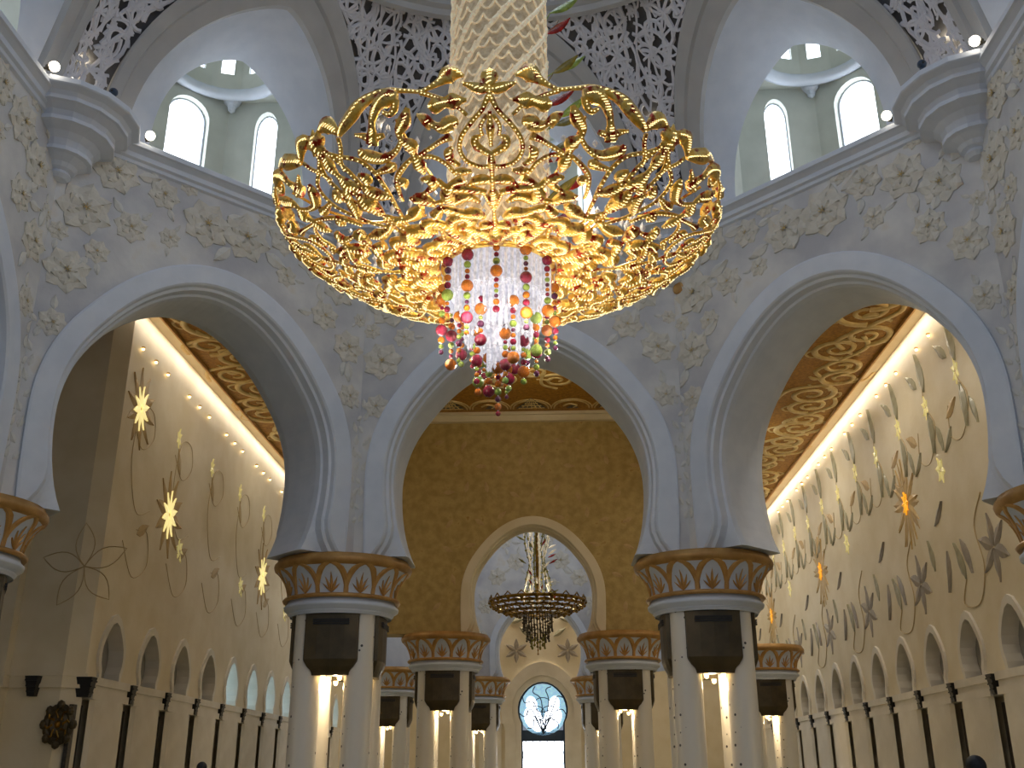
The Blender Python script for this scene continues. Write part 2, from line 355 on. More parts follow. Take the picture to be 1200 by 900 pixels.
# ------------------------------------------------------------------ leaning upper shell: pointed openings, lattice spandrels, turrets
def a_of(t): return 15.164 - .137 * t - .057 * t * t
ZB = 22.3
def open_curve(W=4.25, T=6.46, p=2.7, n=22, off=0.0, offt=0.0):
    half = []
    for i in range(n + 1):
        k = 1 - (1 - i / n) ** 1.7
        half.append(((W + off) * max(0, 1 - k ** p) ** .75, (T + offt) * k))
    return [(-u, t) for u, t in half] + [(u, t) for u, t in half[::-1][1:]]
def sp(u, t, d=0.0): return (u, a_of(t) + d, ZB + t)
TTOP = 8.6
def upper_side(nm, az):
    rz = -radians(az)
    inner = open_curve(); outer = open_curve(off=.95, offt=1.35)
    # rib
    rib = MB()
    rib.grid([[sp(u, t, .5) for u, t in outer], [sp(u, t, -.10) for u, t in outer], [sp(u * .985, t * .985, -.14) for u, t in outer],
              [sp(u, t, -.14) for u, t in open_curve(off=.55, offt=.75)], [sp(u, t, .0) for u, t in open_curve(off=.5, offt=.7)],
              [sp(u, t, .0) for u, t in inner], [sp(u, t, .25) for u, t in inner]])
    w = struct('wall_%s_upper' % nm, rib, ['rib'], rz)
    # splayed vault behind the opening
    back = [(u * .76, t * .93) for u, t in inner]
    v = MB(); rows = []
    for k in range(7):
        q = k / 6
        rows.append([(u * (1 - q) + ub * q, (a_of(t) + .25) * (1 - q) + 15.45 * q, ZB + t * (1 - q) + tb * q) for (u, t), (ub, tb) in zip(inner, back)])
    v.grid(rows); part('vault', v, ['plaster'], w, smooth=True)
    # dark backing of the lattice
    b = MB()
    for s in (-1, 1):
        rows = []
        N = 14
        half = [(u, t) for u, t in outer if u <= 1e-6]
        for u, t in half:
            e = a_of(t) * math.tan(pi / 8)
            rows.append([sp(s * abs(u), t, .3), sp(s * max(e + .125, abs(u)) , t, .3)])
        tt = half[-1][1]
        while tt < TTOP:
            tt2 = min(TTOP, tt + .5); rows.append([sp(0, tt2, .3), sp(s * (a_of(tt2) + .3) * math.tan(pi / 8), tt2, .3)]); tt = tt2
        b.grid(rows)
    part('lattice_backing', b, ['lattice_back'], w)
    # pierced lattice: curling ribbons
    lat = MB(); rnd = random.Random(100 + az)
    def ok(u, t):
        if t < .25 or t > TTOP: return False
        e = a_of(t) * math.tan(pi / 8)
        if abs(u) > e + .03: return False
        T2 = 6.46 + 1.35; 
        if t < T2 and abs(u) < 5.2 * max(0, 1 - (t / T2) ** 2.7) ** .75 + .03: return False
        return True
    def ribbon(pts, r):
        run = []
        for p in pts + [None]:
            if p is not None and ok(*p): run.append(p)
            else:
                if len(run) > 2: lat.tube([sp(u, t, .06) for u, t in run], r, 4, caps=False, flat=.5, up=(0, -1, 0))
                run = []
    seeds = []; tries = 0
    while len(seeds) < 80 and tries < 6000:
        tries += 1
        t = rnd.uniform(.3, TTOP); e_ = a_of(t) * math.tan(pi / 8); u = rnd.uniform(-6, 6) if rnd.random() < .6 else rnd.choice((-1, 1)) * (e_ - rnd.uniform(.02, .5))
        if not ok(u, t): continue
        if all(hypot(u - a, t - b) > .62 for a, b in seeds): seeds.append((u, t))
    for u, t in seeds:
        R = rnd.uniform(.6, 1.0); a0 = rnd.uniform(0, 2 * pi); s = rnd.choice((-1, 1)); turns = rnd.uniform(1.0, 1.6)
        ribbon([(u + R * (1 - .8 * q / 16) * cos(a0 + s * q / 16 * turns * 2 * pi), t + R * (1 - .8 * q / 16) * sin(a0 + s * q / 16 * turns * 2 * pi)) for q in range(17)], .085)
        for w2 in range(1):   # a leaf-shaped loop
            a1 = rnd.uniform(0, 2 * pi); L = rnd.uniform(.6, 1.0)
            for sg in (-1, 1):
                ribbon([(u + L * k / 6 * cos(a1) - sg * .17 * sin(pi * k / 6) * sin(a1), t + L * k / 6 * sin(a1) + sg * .17 * sin(pi * k / 6) * cos(a1)) for k in range(7)], .065)
    # long stems running up the crease and along the rib
    for s in (-1, 1):
        for f in (.0, .08, .3, .6, .9):
            ribbon([(s * ((1 - f) * (a_of(t) * math.tan(pi / 8) + .02) + f * max(0.3, 5.3 * max(0, 1 - (t / 7.81) ** 2.7) ** .75 + .12) + .16 * sin(t * 3 + f * 9)), t) for t in [.3 + .3 * j for j in range(36)]], .07)
    part('lattice_screen', lat, ['lattice'], w, kind='stuff')
    # turret behind: half octagon, three windows, ring, small drum
    B = 20.0; c = 1.75; e = 4.2; zt = 29.6
    tur = MB(); F = 15.45
    plan = [(-e, F), (-e, B - (e - c)), (-c, B), (c, B), (e, B - (e - c)), (e, F)]
    def win(p, q, f0, f1, z0, zs, tipz):   # polygon of an arched window on the plan segment p-q
        L = hypot(q[0] - p[0], q[1] - p[1]); m = (f0 + f1) / 2 * L; h = (f1 - f0) / 2 * L
        at = lambda d, z, o=0.0: (p[0] + (q[0] - p[0]) * d / L - o * (q[1] - p[1]) / L, p[1] + (q[1] - p[1]) * d / L + o * (q[0] - p[0]) / L, z)
        arc = [(m - h, z0)] + [(m - h * cos(pi * k / 12), zs + (tipz - zs) * sin(pi * k / 12)) for k in range(13)] + [(m + h, z0)]
        return at, arc, L
    wins = []
    for i in range(5):
        p, q = plan[i], plan[i + 1]
        spec = {1: (.35, .64), 2: (.24, .76), 3: (.36, .65)}.get(i)
        if spec is None:
            tur.quad((p[0], p[1], ZB), (q[0], q[1], ZB), (q[0], q[1], zt), (p[0], p[1], zt)); continue
        at, arc, L = win(p, q, spec[0], spec[1], 23.0, 28.2, 29.1)
        tur.poly([at(0, ZB), at(0, zt), at(L, zt), at(L, ZB), at(arc[-1][0], ZB)] + [at(d, z) for d, z in arc[::-1]] + [at(arc[0][0], ZB)])
        tur.grid([[at(d, z) for d, z in arc], [at(d, z, .45) for d, z in arc]])
        wins.append((at, arc))
    # flat lid with a round hole, drum with small windows
    n = 32; R = 2.45; cy = 17.3
    ring = [(R * cos(2 * pi * k / n), cy + R * sin(2 * pi * k / n)) for k in range(n)]
    outl = []
    for k in range(n):
        a = 2 * pi * k / n; d = Vector((cos(a), sin(a))); best = 9
        for i in range(6):
            p = plan[i]; q = plan[(i + 1) % 6]; ex, ey = q[0] - p[0], q[1] - p[1]; den = d.x * ey - d.y * ex
            if abs(den) < 1e-9: continue
            wx, wy = p[0], p[1] - cy; tt = (wx * ey - wy * ex) / den; ss = (wx * d.y - wy * d.x) / den
            if tt > 0 and -.001 <= ss <= 1.001: best = min(best, tt)
        outl.append((best * d.x, cy + best * d.y))
    tur.grid([[(x, y, zt) for x, y in outl], [(x, y, zt + .1) for x, y in ring]], 0, True)
    part('turret', tur, ['turret'], w)
    # wall above the back of the vault, round the small arch
    sc = MB(); sc.poly([(-e, F, ZB), (-e, F, zt), (e, F, zt), (e, F, ZB)] + [(u, F, ZB + t) for u, t in back[::-1]]); part('turret_front', sc, ['turret'], w)
    rg = MB(); rg.lathe([(R + .25, -.02), (R + .3, -.2), (R + .1, -.28), (R - .15, -.2), (R - .2, .05), (R - .05, .2)], 32, cap=False, c=(0, cy, zt)); part('drum_ring', rg, ['plaster'], w, smooth=True)
    for s in (-1, 1):
        cb = MB(); cb.lathe([(.04, -.62), (.16, -.5), (.2, -.3), (.34, -.15), (.4, 0)], 10, c=(s * c, B - .25, zt)); part('small_corbel', cb, ['plaster'], w)
    dr = MB(); nd = 12; zd0, zd1 = zt + .1, zt + 3.0
    for k in range(nd):
        a1 = 2 * pi * (k - .5) / nd + pi / 2; a2 = 2 * pi * (k + .5) / nd + pi / 2
        p = (R * cos(a2), cy + R * sin(a2)); q = (R * cos(a1), cy + R * sin(a1))
        at, arc, L = win(p, q, .27, .73, zt + .95, zt + 1.75, zt + 2.1)
        if k in (nd - 2, nd - 1, 0, 1, 2):
            dr.poly([at(0, zd0), at(0, zd1), at(L, zd1), at(L, zd0), at(arc[-1][0], zd0)] + [at(d, z) for d, z in arc[::-1]] + [at(arc[0][0], zd0)])
            dr.quad(at(arc[0][0], zd0), at(arc[-1][0], zd0), at(arc[-1][0], zt + .95), at(arc[0][0], zt + .95))
            dr.grid([[at(d, z) for d, z in arc], [at(d, z, .2) for d, z in arc]])
            wins.append((at, arc))
        else: dr.quad(at(0, zd0), at(L, zd0), at(L, zd1), at(0, zd1))
    dr.lathe([(R, zd1), (R * .8, zd1 + .7), (R * .45, zd1 + 1.2), (.05, zd1 + 1.4)], 12, c=(0, cy, 0), cap=False)
    part('drum', dr, ['turret'], w)
    return w, wins, rz
wn = 1
for nm, az in SIDES:
    w, wins, rz = upper_side(nm, az)
    for j, (at, arc) in enumerate(wins):
        dep = .4 if j < 3 else .16
        fr = MB(); sm = .09 if j < 3 else .05
        cen = (sum(d for d, z in arc) / len(arc), sum(z for d, z in arc) / len(arc))
        inn = [(cen[0] + (d - cen[0]) * (1 - sm), cen[1] + (z - cen[1]) * (1 - sm * .5)) for d, z in arc]
        fr.grid([[at(d, z, dep - .05) for d, z in arc], [at(d, z, dep - .08) for d, z in inn], [at(d, z, dep + .04) for d, z in inn]])
        wo = link('window_%d' % wn, fixn(fr.mesh('window_frame', ['plaster'])), None, (0, 0, 0), rz, kind='structure'); wn += 1
        pn = MB(); pn.poly([at(d, z, dep) for d, z in arc]); part('pane', pn, ['pane'], wo)
# cap of the big dome above the lattice
dm = MB()
rows = []
for rr, z in ((a_of(TTOP) / cos(pi / 8), ZB + TTOP), (9.6, 33.2), (8.4, 35.2), (6.2, 37.2), (3.2, 38.6), (.1, 39)):
    rows.append([(rr * cos(pi / 8 + 2 * pi * k / 8), rr * sin(pi / 8 + 2 * pi * k / 8), z) for k in range(8)])
dm.grid(rows, 0, True); struct('ceiling', dm, ['plaster'])
rg = MB(); rg.lathe([(11.5, 30.4), (10.95, 29.8), (10.75, 29.85), (10.7, 30.1), (10.5, 30.2), (10.45, 30.6), (11.0, 30.8)], 64, cap=False); struct('trim_14', rg, ['rib'])
# ------------------------------------------------------------------ floor and ceilings
fl = MB(); fl.box(-32, 32, -30, 95, -.2, 0); struct('floor', fl, ['floor'])
CZ = 22.6
ce = MB()
def cbox(x0, x1, y0, y1): ce.box(x0, x1, y0, y1, CZ, CZ + .25)
R1 = A0 + TH
cbox(-30, 30, R1, 38.0); cbox(-30, -13.5, 38.0, 95); cbox(13.5, 30, 38.0, 95); cbox(-13.5, 13.5, 68, 95)
cbox(-30, -R1, -24, R1); cbox(R1, 30, -24, R1)
for sx in (-1, 1): ce.poly([(sx * R1, R1, CZ), (sx * VB, R1, CZ), (sx * R1, VB, CZ)])
ceil = struct('ceiling_aisle', ce, ['ceil'])
def spiral_mesh(seed):
    rnd = random.Random(seed); mb = MB()
    def rib(pts, r): mb.tube([(x, y, 0) for x, y in pts], r, 5, flat=.5, up=(0, 0, 1))
    for cx, s, R in ((-1.05, 1, 1.15), (1.15, -1, 1.0)):
        p = [(cx + R * (1 - .82 * q / 30) * cos(s * q / 30 * 3.1 * pi), s * R * .0 + R * (1 - .82 * q / 30) * sin(s * q / 30 * 3.1 * pi)) for q in range(31)]
        rib(p, [.15 * (1 - .6 * q / 30) + .03 for q in range(31)])
        rib(spline([(p[6][0], p[6][1]), (p[6][0] + .5 * s, p[6][1] + .5), (p[6][0] + 1.0 * s, p[6][1] + .25), (p[6][0] + .8 * s, p[6][1] - .1)], 4), [.07] * 12 + [.1])
    rib(spline([(-2.2, -1.1), (-.9, -1.25), (.2, -.2), (1.3, 1.05), (2.3, .9)], 6), .13)
    for k in range(3):
        a = rnd.uniform(0, 6.3); x, y = rnd.uniform(-1.6, 1.6), rnd.uniform(-.9, .9)
        rib(spline([(x, y), (x + .4 * cos(a), y + .4 * sin(a)), (x + .7 * cos(a + .5), y + .7 * sin(a + .5))], 4), [.05 + .09 * sin(pi * j / 8) for j in range(9)])
    return fixn(mb.mesh('scroll', ['scroll'], True))
SPM = [spiral_mesh(k) for k in range(3)]
rnd = random.Random(3)
def scroll_at(x, y, rot, sc=1.0, k=0):
    o = link('scroll', SPM[k], ceil, (x, y, CZ - .01), rot, sc); return o
for i in range(11):
    for j, x in enumerate((-16.0, -11.8)):
        if x > -12 and 36 < 21 + i * 4.5: continue
        scroll_at(x + rnd.uniform(-.3, .3), 20.5 + i * 4.5 + (j % 2) * 1.8, pi / 2 + rnd.choice((0, pi)) + rnd.uniform(-.4, .4), rnd.uniform(1.15, 1.35), (i + j) % 3)
        scroll_at(-x + .9 + rnd.uniform(-.3, .3), 20.5 + i * 4.5 + (j % 2) * 1.8, pi / 2 + rnd.choice((0, pi)) + rnd.uniform(-.4, .4), rnd.uniform(1.15, 1.35), (i + j + 1) % 3)
# scalloped border and dark lattice lozenge over the middle bay
for j in range(-4, 5):
    mb = MB(); x = j * 2.5
    for r in (1.25, 1.08): mb.tube([(x + r * cos(a), 37.0 - r * 1.3 * sin(a), CZ - .02) for a in [pi * q / 14 for q in range(15)]], .05, 5, up=(0, 0, 1))
    mb.tube(spline([(x - .5, 36.6, CZ - .02), (x - .15, 36.2, CZ - .02), (x + .3, 36.5, CZ - .02), (x + .1, 36.8, CZ - .02)], 5), .06, 5, up=(0, 0, 1))
    part('scallop', mb, ['scroll'], ceil)
for j in range(-4, 5):
    mb = MB(); x = (j + .5) * 2.5 - 1.2
    mb.poly([(x - .95, 36.9, CZ - .04), (x, 35.0, CZ - .04), (x + .95, 36.9, CZ - .04)]) if j % 2 == 0 else mb.poly([(x - .4, 36.95, CZ - .04), (x, 36.3, CZ - .04), (x + .4, 36.95, CZ - .04)])
    lz = part('lozenge', mb, ['dark'], ceil)
    if j % 2 == 0:
        g = MB()
        for k in range(-2, 3):
            g.tube([(x + k * .3, 36.9, CZ - .06), (x + k * .3 * .1 + .0, 35.2, CZ - .06)], .03, 4)
        for k in range(4): g.tube([(x - .8 + k * .2, 36.8 - k * .42, CZ - .06), (x + .8 - k * .2, 36.8 - k * .42, CZ - .06)], .03, 4)
        part('lozenge_grille', g, ['scroll'], lz)
for j in range(-3, 4):
    for i in range(4): scroll_at(j * 3.3 + (i % 2), 20.5 + i * 3.7, rnd.uniform(0, 6.3), .85, (i + j) % 3)

# ------------------------------------------------------------------ arch walls beyond the octagon
LEAFT0 = leaf_mesh('inlaytan', 1.0, .2, .02)
gw = arch_wall('wall_gold', 0, 38.1, 11.5, CZ, 1.6, k=.72, foot=9.2, base_mat='goldwall', band_mat='cream')
mb = MB(); mb.box(-11.5, 11.5, 37.75, 38.1, 22.05, 22.6); mb.box(-11.5, 11.5, 37.55, 38.1, 22.42, 22.6); part('frieze', mb, ['cream'], gw)
rnd = random.Random(5)
for z in range(7):
    for u in range(-5, 6):
        if inside_band(u * 1.35 + (z % 2) * .6, 11 + z * 1.65, k=.76) or abs(u * 1.35) > 6.6: continue
        mb_u = u * 1.35 + (z % 2) * .6
        put('leaf', LEAFT0, gw, mb_u, 38.1, 11 + z * 1.65, rnd.uniform(0, 6.3), .7)
fw = arch_wall('wall_second_dome_far', 0, 66.2, 6.0, CZ, 3.0, k=.72, foot=9.2)
FL2 = [(u, z, r) for u, z, r in [(-3.6, 17.5, .8), (-2.0, 18.8, .8), (0, 18.4, .7), (1.9, 18.9, .85), (3.5, 17.4, .8), (-4.6, 15.0, .7), (4.6, 15.2, .7), (-3, 20.6, .7), (.6, 20.6, .8), (3.0, 20.8, .7), (-4.8, 19.6, .6), (4.8, 19.8, .6), (-4.9, 12.5, .5), (4.9, 12.6, .5), (-.9, 16.9, .35), (1.2, 17.0, .35)]]
dress_wall(fw, 66.2, 2, k=.72, hw=5.5, fl=FL2, extra=4)
for s in (-1, 1):
    mb = MB(); x0, y0, x1, y1 = 6.0, 66.2, 13.5, 58.0
    mb.quad((s * x0, y0, 9.2), (s * x1, y1, 9.2), (s * x1, y1, CZ), (s * x0, y0, CZ)); mb.quad((s * x0, y0 + .4, 9.2), (s * x1, y1 + .4, 9.2), (s * x1, y1 + .4, CZ), (s * x0, y0 + .4, CZ))
    mb.quad((s * x1, y1, 16), (s * x1, 38.1, 16), (s * x1, 38.1, CZ), (s * x1, y1, CZ)); mb.quad((s * x1 + s * .4, y1, 16), (s * x1 + s * .4, 38.1, 16), (s * x1 + s * .4, 38.1, CZ), (s * x1 + s * .4, y1, CZ))
    struct('wall_second_dome_%s' % ('left' if s < 0 else 'right'), mb, ['plaster'])
mb = MB()
mb.box(-14.2, 14.2, 37.9, 38.1, CZ, 33); mb.box(-14.2, 14.2, 68, 68.2, CZ, 33); mb.box(-14.2, -14, 38, 68, CZ, 33); mb.box(14, 14.2, 38, 68, CZ, 33); mb.box(-14.2, 14.2, 37.9, 68.2, 33, 33.2)
struct('ceiling_second_dome', mb, ['plaster'])  # unseen lid put in to stop world light leaking into the aisles

# ------------------------------------------------------------------ end wall with the tall stained window
EY = 84.0
def key_curve(h, zc, z0, tip, n=20, neck=.86):
    pts = [(-h * neck, z0)]
    a0 = pi + math.acos(neck)
    for i in range(n + 1):
        a = a0 - (a0 + math.acos(neck)) * i / n
        u = h * cos(a); z = zc + h * sin(a)
        if z > zc: z += tip * max(0, 1 - (u / (h * .75)) ** 2) ** 1.3
        pts.append((u, z))
    pts.append((h * neck, z0)); return pts
mb = MB(); kb = [(u, EY, z) for u, z in key_curve(2.55, 7.55, 0, .15)]
mb.poly([(-32, EY, 0), (-32, EY, CZ), (32, EY, CZ), (32, EY, 0)] + kb[::-1])
ew = struct('wall_end', mb, ['cream'])
mb = MB()
o1 = key_curve(4.15, 7.45, 0, .5, neck=.9); i1 = key_curve(3.1, 7.5, 0, .2); i2 = key_curve(2.5, 7.55, 0, .15)
mb.grid([[(u, EY, z) for u, z in o1], [(u, EY - .25, z) for u, z in o1], [(u, EY - .25, z) for u, z in i1], [(u, EY - .02, z) for u, z in i1], [(u, EY - .02, z) for u, z in i2], [(u, EY + .8, z) for u, z in i2]])
part('archivolt', mb, ['creamlight'], ew)
for s in (-1, 1):
    mb = MB(); mb.box(s * 5.2 - 1.1, s * 5.2 + 1.1, EY - .2, EY, 0, 6.2); mb.box(s * 5.2 - 1.25, s * 5.2 + 1.25, EY - .35, EY, 6.2, 6.6); part('pilaster', mb, ['creamlight'], ew)
wo = MB(); ip = [(u, EY + .55, z) for u, z in i2]
fr_in = [(u * .93, z - (.12 if z > 7.5 else 0)) for u, z in i2]
wo.grid([[(u, EY + .5, z) for u, z in i2], [(u, EY + .4, z) for u, z in fr_in], [(u, EY + .6, z) for u, z in fr_in]])
wo.box(-2.2, 2.2, EY + .42, EY + .58, 4.55, 4.75)
bigwin = link('window_%d' % wn, fixn(wo.mesh('window_frame', ['lead'])), None, (0, 0, 0), 0, kind='structure'); wn += 1
mb = MB(); rd = [(2.45 * cos(2 * pi * k / 28), EY + .6, 7.55 + 2.45 * sin(2 * pi * k / 28)) for k in range(28)]; mb.poly(rd); part('round_pane', mb, ['stainblue'], bigwin)
mb = MB(); mb.box(-2.15, 2.15, EY + .6, EY + .62, 4.7, 5.6); part('spandrel_pane', mb, ['lead'], bigwin)
mb = MB(); mb.box(-2.15, 2.15, EY + .6, EY + .62, 0, 4.7); part('lower_pane', mb, ['pane'], bigwin)
mb = MB()
for k in range(9):
    a = pi * 2 * k / 9 + .3
    mb.tube([(u, EY + .52, z) for u, z in spline([(0, 5.3), (1.1 * cos(a), 7.5 + .9 * sin(a)), (1.9 * cos(a + .4), 7.55 + 1.9 * sin(a + .4)), (2.35 * cos(a + .2), 7.55 + 2.35 * sin(a + .2))], 5)], .05, 4)
for k in range(3): mb.tube([(.9 * cos(a) + (k - 1) * .7, EY + .52, 8 - abs(k - 1) * .8 + .7 * sin(a)) for a in [2 * pi * q / 14 for q in range(15)]], .04, 4)
for k in range(6): mb.tube([(u, EY + .52, z) for u, z in spline([(-1.9 + k * .75, .3), (-1.6 + k * .7, 1.8), (-2 + k * .8, 3.2), (-1.7 + k * .7, 4.6)], 5)], .03, 4)
part('leading', mb, ['lead'], bigwin)
for s in (-1, 1):     # white flower petals in the glass
    mb = MB()
    for cx_, cz_, rx, rz_, tl in ((.95, 6.75, .85, 1.15, -.5), (1.1, 8.0, .55, .85, -.25), (.5, 5.9, .5, .45, 0)):
        mb.poly([(s * (cx_ + rx * cos(a) * cos(tl) - rz_ * sin(a) * sin(tl)), EY + .56 + .01 * cx_, cz_ + rx * cos(a) * sin(tl) + rz_ * sin(a) * cos(tl)) for a in [2 * pi * q / 16 for q in range(16)]])
    part('glass_petal', mb, ['pane'], bigwin)
def star_mesh(mat, n, L, w, twist=0):
    mb = MB()
    for k in range(n): add_leaf(mb, 2 * pi * k / n + pi / 2 + twist, L, w, .05, .02, .03)
    return fixn(mb.mesh('star_flower', [mat]))
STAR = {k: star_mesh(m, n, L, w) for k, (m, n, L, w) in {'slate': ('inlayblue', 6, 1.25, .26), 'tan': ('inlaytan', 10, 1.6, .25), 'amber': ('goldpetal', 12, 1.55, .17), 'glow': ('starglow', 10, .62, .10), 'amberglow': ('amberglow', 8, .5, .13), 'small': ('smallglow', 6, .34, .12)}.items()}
LEAFV = leaf_mesh('vine', 1.0, .18, .015)
LEAFG = leaf_mesh('inlayleaf', 1.0, .17, .03); LEAFB = leaf_mesh('inlayblue', 1.0, .15, .03); LEAFT = leaf_mesh('inlaytan', 1.0, .2, .02)
for u, z in ((-2.6, 13.2), (2.6, 13.2)):
    put('star_flower', STAR['slate'], ew, u, EY - .01, z, 0, .95)
for u, z, r in ((-3.2, 16.0, .3), (3.2, 16.0, 2.8), (-3.7, 17.5, 1.2), (3.7, 17.6, 1.9), (-1.2, 14.6, 2.4), (1.2, 14.6, .6)):
    put('leaf', LEAFG, ew, u, EY - .01, z, r, 1.5)

# ------------------------------------------------------------------ aisle walls with niches
def niche_curve(h=1.15, zc=6.45, z0=5.45, tip=.35, n=14): return key_curve(h, zc, z0, tip, n, .82)
pil = MB()   # shared niche base and pilaster, local origin at the wall plane, room toward -Y
pil.box(-1.92, 1.92, -.30, .3, 5.12, 5.45); pil.box(-1.84, 1.84, -.22, .3, 4.86, 5.12); pil.box(-1.92, 1.92, -.3, .3, 4.55, 4.86)
rows = []
for z in (0, 4.55): rows.append([(1.8 * q / 6, -.12 - .22 * sqrt(max(0, 1 - (q / 6) ** 2)), z) for q in range(-6, 7)])
pil.grid(rows); PILM = fixn(pil.mesh('pilaster', ['creamlight']))
nf = MB(); o1 = niche_curve(1.42, 6.45, 5.45, .45); i1 = niche_curve()
nf.grid([[(u, .02, z) for u, z in o1], [(u, -.12, z) for u, z in o1], [(u, -.12, z) for u, z in i1], [(u, .6, z) for u, z in i1]]); NFM = fixn(nf.mesh('niche_frame', ['creamlight']))
def nback(mat):
    nb = MB(); nb.poly([(u, .58, z) for u, z in i1]); return fixn(nb.mesh('niche_pane', [mat]))
NB = {'grey': nback('niche'), 'blue': nback('skypane')}
dp = MB(); dp.box(-.42, .42, .1, .28, 0, 4.3); DPM = fixn(dp.mesh('lattice_panel', ['dark']))
sc_ = MB(); sc_.add([(-.28, -.42, 5.4), (.28, -.42, 5.4), (.28, .28, 5.4), (-.28, .28, 5.4), (-.14, -.3, 4.6), (.14, -.3, 4.6), (.16, .28, 4.6), (-.16, .28, 4.6)], [(0, 1, 2, 3), (7, 6, 5, 4), (0, 4, 5, 1), (1, 5, 6, 2), (2, 6, 7, 3), (3, 7, 4, 0)])
for k in range(3): sc_.box(-.25 + .04 * k, .25 - .04 * k, -.45 + .04 * k, -.3, 5.2 - k * .22, 5.26 - k * .22)
SCM = fixn(sc_.mesh('sconce', ['slot']))
def world_of(az, u, a, z):
    t = radians(az); return (u * cos(t) + a * sin(t), -u * sin(t) + a * cos(t), z)
def aisle_wall(name, az, a, u0, u1, centres, blues, side):
    mb = MB(); lo, hi = min(u0, u1), max(u0, u1)
    mb.quad((lo, a, 8.2), (hi, a, 8.2), (hi, a, CZ), (lo, a, CZ))
    cs = sorted(centres); edges = [lo] + [(p + q) / 2 for p, q in zip(cs, cs[1:])] + [hi]
    for c, e0, e1 in zip(cs, edges, edges[1:]):
        mb.poly([(e0, a, 5.45), (e0, a, 8.2), (e1, a, 8.2), (e1, a, 5.45)] + [(c + u, a, z) for u, z in i1[::-1]])
    mb.quad((lo, a + .3, 0), (hi, a + .3, 0), (hi, a + .3, 5.45), (lo, a + .3, 5.45)); mb.quad((lo, a, 5.45), (hi, a, 5.45), (hi, a + .3, 5.45), (lo, a + .3, 5.45))
    mb.quad((lo, a + .62, 5.3), (hi, a + .62, 5.3), (hi, a + .62, 8.3), (lo, a + .62, 8.3))
    w = struct(name, mb, ['cream'], -radians(az))
    for i, c in enumerate(centres):
        link('niche_frame', NFM, w, (c, a, 0)); link('niche_pane', NB['blue' if i in blues else 'grey'], w, (c, a, 0)); link('pilaster', PILM, w, (c, a, 0))
        s = 1 if side == 'left' else -1
        g = c - s * 2.24
        link('lattice_panel', DPM, w, (g, a + .02, 0))
        o = link('wall_sconce', SCM, None, world_of(az, g, a, 0), -radians(az), category='sconce', group='dark wedge fixtures on the %s aisle wall' % side,
                 label='dark wedge-shaped wall fixture between niches of the %s aisle wall, %s from the near end' % (side, ORD[i]))
    return w
LA, RA = 18.45, 19.5
lw = aisle_wall('wall_aisle_left', -90, LA, 21.25, 84, [23.5 + 4.47 * k for k in range(12)], set(range(4, 12)), 'left')
rw = aisle_wall('wall_aisle_right', 90, RA, -9.0, -84, [-(15.35 + 4.55 * k) for k in range(14)], set(), 'right')
# added lips hiding the cove lights, and cream strips passing for the wall top
for nm, x0, x1, y0 in (('a', -17.8, -17.7, 21), ('b', 18.75, 18.85, 9)):
    mb = MB(); mb.box(x0, x1, y0, 84, 22.42, 22.6); struct('trim_%d' % (10 if nm == 'a' else 11), mb, ['capgold'])
    mb = MB(); e0, e1 = (-18.45, x0) if nm == 'a' else (x1, 19.5); mb.box(e0, e1, y0, 84, 22.56, 22.6); struct('trim_%d' % (12 if nm == 'a' else 13), mb, ['cream'])
# projecting wall at the near end of the left aisle (faces the camera), with a chamfered corner
mb = MB(); FY = 20.7
for z0, z1, dx in ((0, 5.05, 0), (5.45, CZ, 0)):
    mb.quad((-21.4, FY, z0), (-19.15, FY, z0), (-19.15, FY, z1), (-21.4, FY, z1)); mb.quad((-19.15, FY, z0), (-18.45, FY + .55, z0), (-18.45, FY + .55, z1), (-19.15, FY, z1))
    mb.quad((-21.4, FY - .5, z0), (-21.4, FY, z0), (-21.4, FY, z1), (-21.4, FY - .5, z1)); mb.quad((-32, FY - .5, z0), (-21.4, FY - .5, z0), (-21.4, FY - .5, z1), (-32, FY - .5, z1))
for z0, z1, d in ((4.95, 5.1, .12), (5.1, 5.42, .06), (5.42, 5.55, .12)):
    mb.poly([(-21.4 - d, FY - .5 - d, z1), (-21.4 + d, FY - d, z1), (-19.15 + d * .4, FY - d, z1), (-18.45 + d, FY + .55 - d * .4, z1), (-18.45, FY + .7, z1), (-21.4, FY + .1, z1)])
    rows = []
    for z in (z0, z1): rows.append([(-32, FY - .5 - d, z), (-21.4 + d, FY - .5 - d, z), (-21.4 + d, FY - d, z), (-19.15 + d * .4, FY - d, z), (-18.45 + d, FY + .55 - d * .4, z)])
    mb.grid(rows); mb.grid([[(-32, FY - .5, z0), (-21.4, FY - .5, z0), (-21.4, FY, z0), (-19.15, FY, z0), (-18.45, FY + .55, z0)], rows[0]])
    mb.grid([[(-32, FY - .5, z1), (-21.4, FY - .5, z1), (-21.4, FY, z1), (-19.15, FY, z1), (-18.45, FY + .55, z1)], rows[1]])
lf = struct('wall_left_projection', mb, ['cream'])
link('wall_sconce', SCM, None, (-20.25, FY, 0), 0, category='sconce', label='dark wedge-shaped wall fixture on the projecting left wall, above left of the ornate plaque')
for k in range(5):
    a = pi / 2 + .1 + 2 * pi * k / 5
    mb2 = MB(); p = [(1.9 * q / 8, .42 * sin(pi * q / 8)) for q in range(9)]; loop = p + [(x, -y) for x, y in p[::-1][1:]]
    mb2.tube([(-18.9 + x * cos(a) - y * sin(a), FY - .02 + (.0 if True else 0), 9.95 + x * sin(a) + y * cos(a)) for x, y in loop], .022, 4); part('petal_outline', mb2, ['vine'], lf)
mb = MB(); mb.box(-32, -31.8, -24, FY, 0, CZ); struct('wall_outer_left', mb, ['cream'])  # unseen wall put in to keep world light off the projecting wall
mb = MB(); mb.box(31.8, 32, -24, 84, 0, CZ); struct('wall_outer_right', mb, ['cream'])

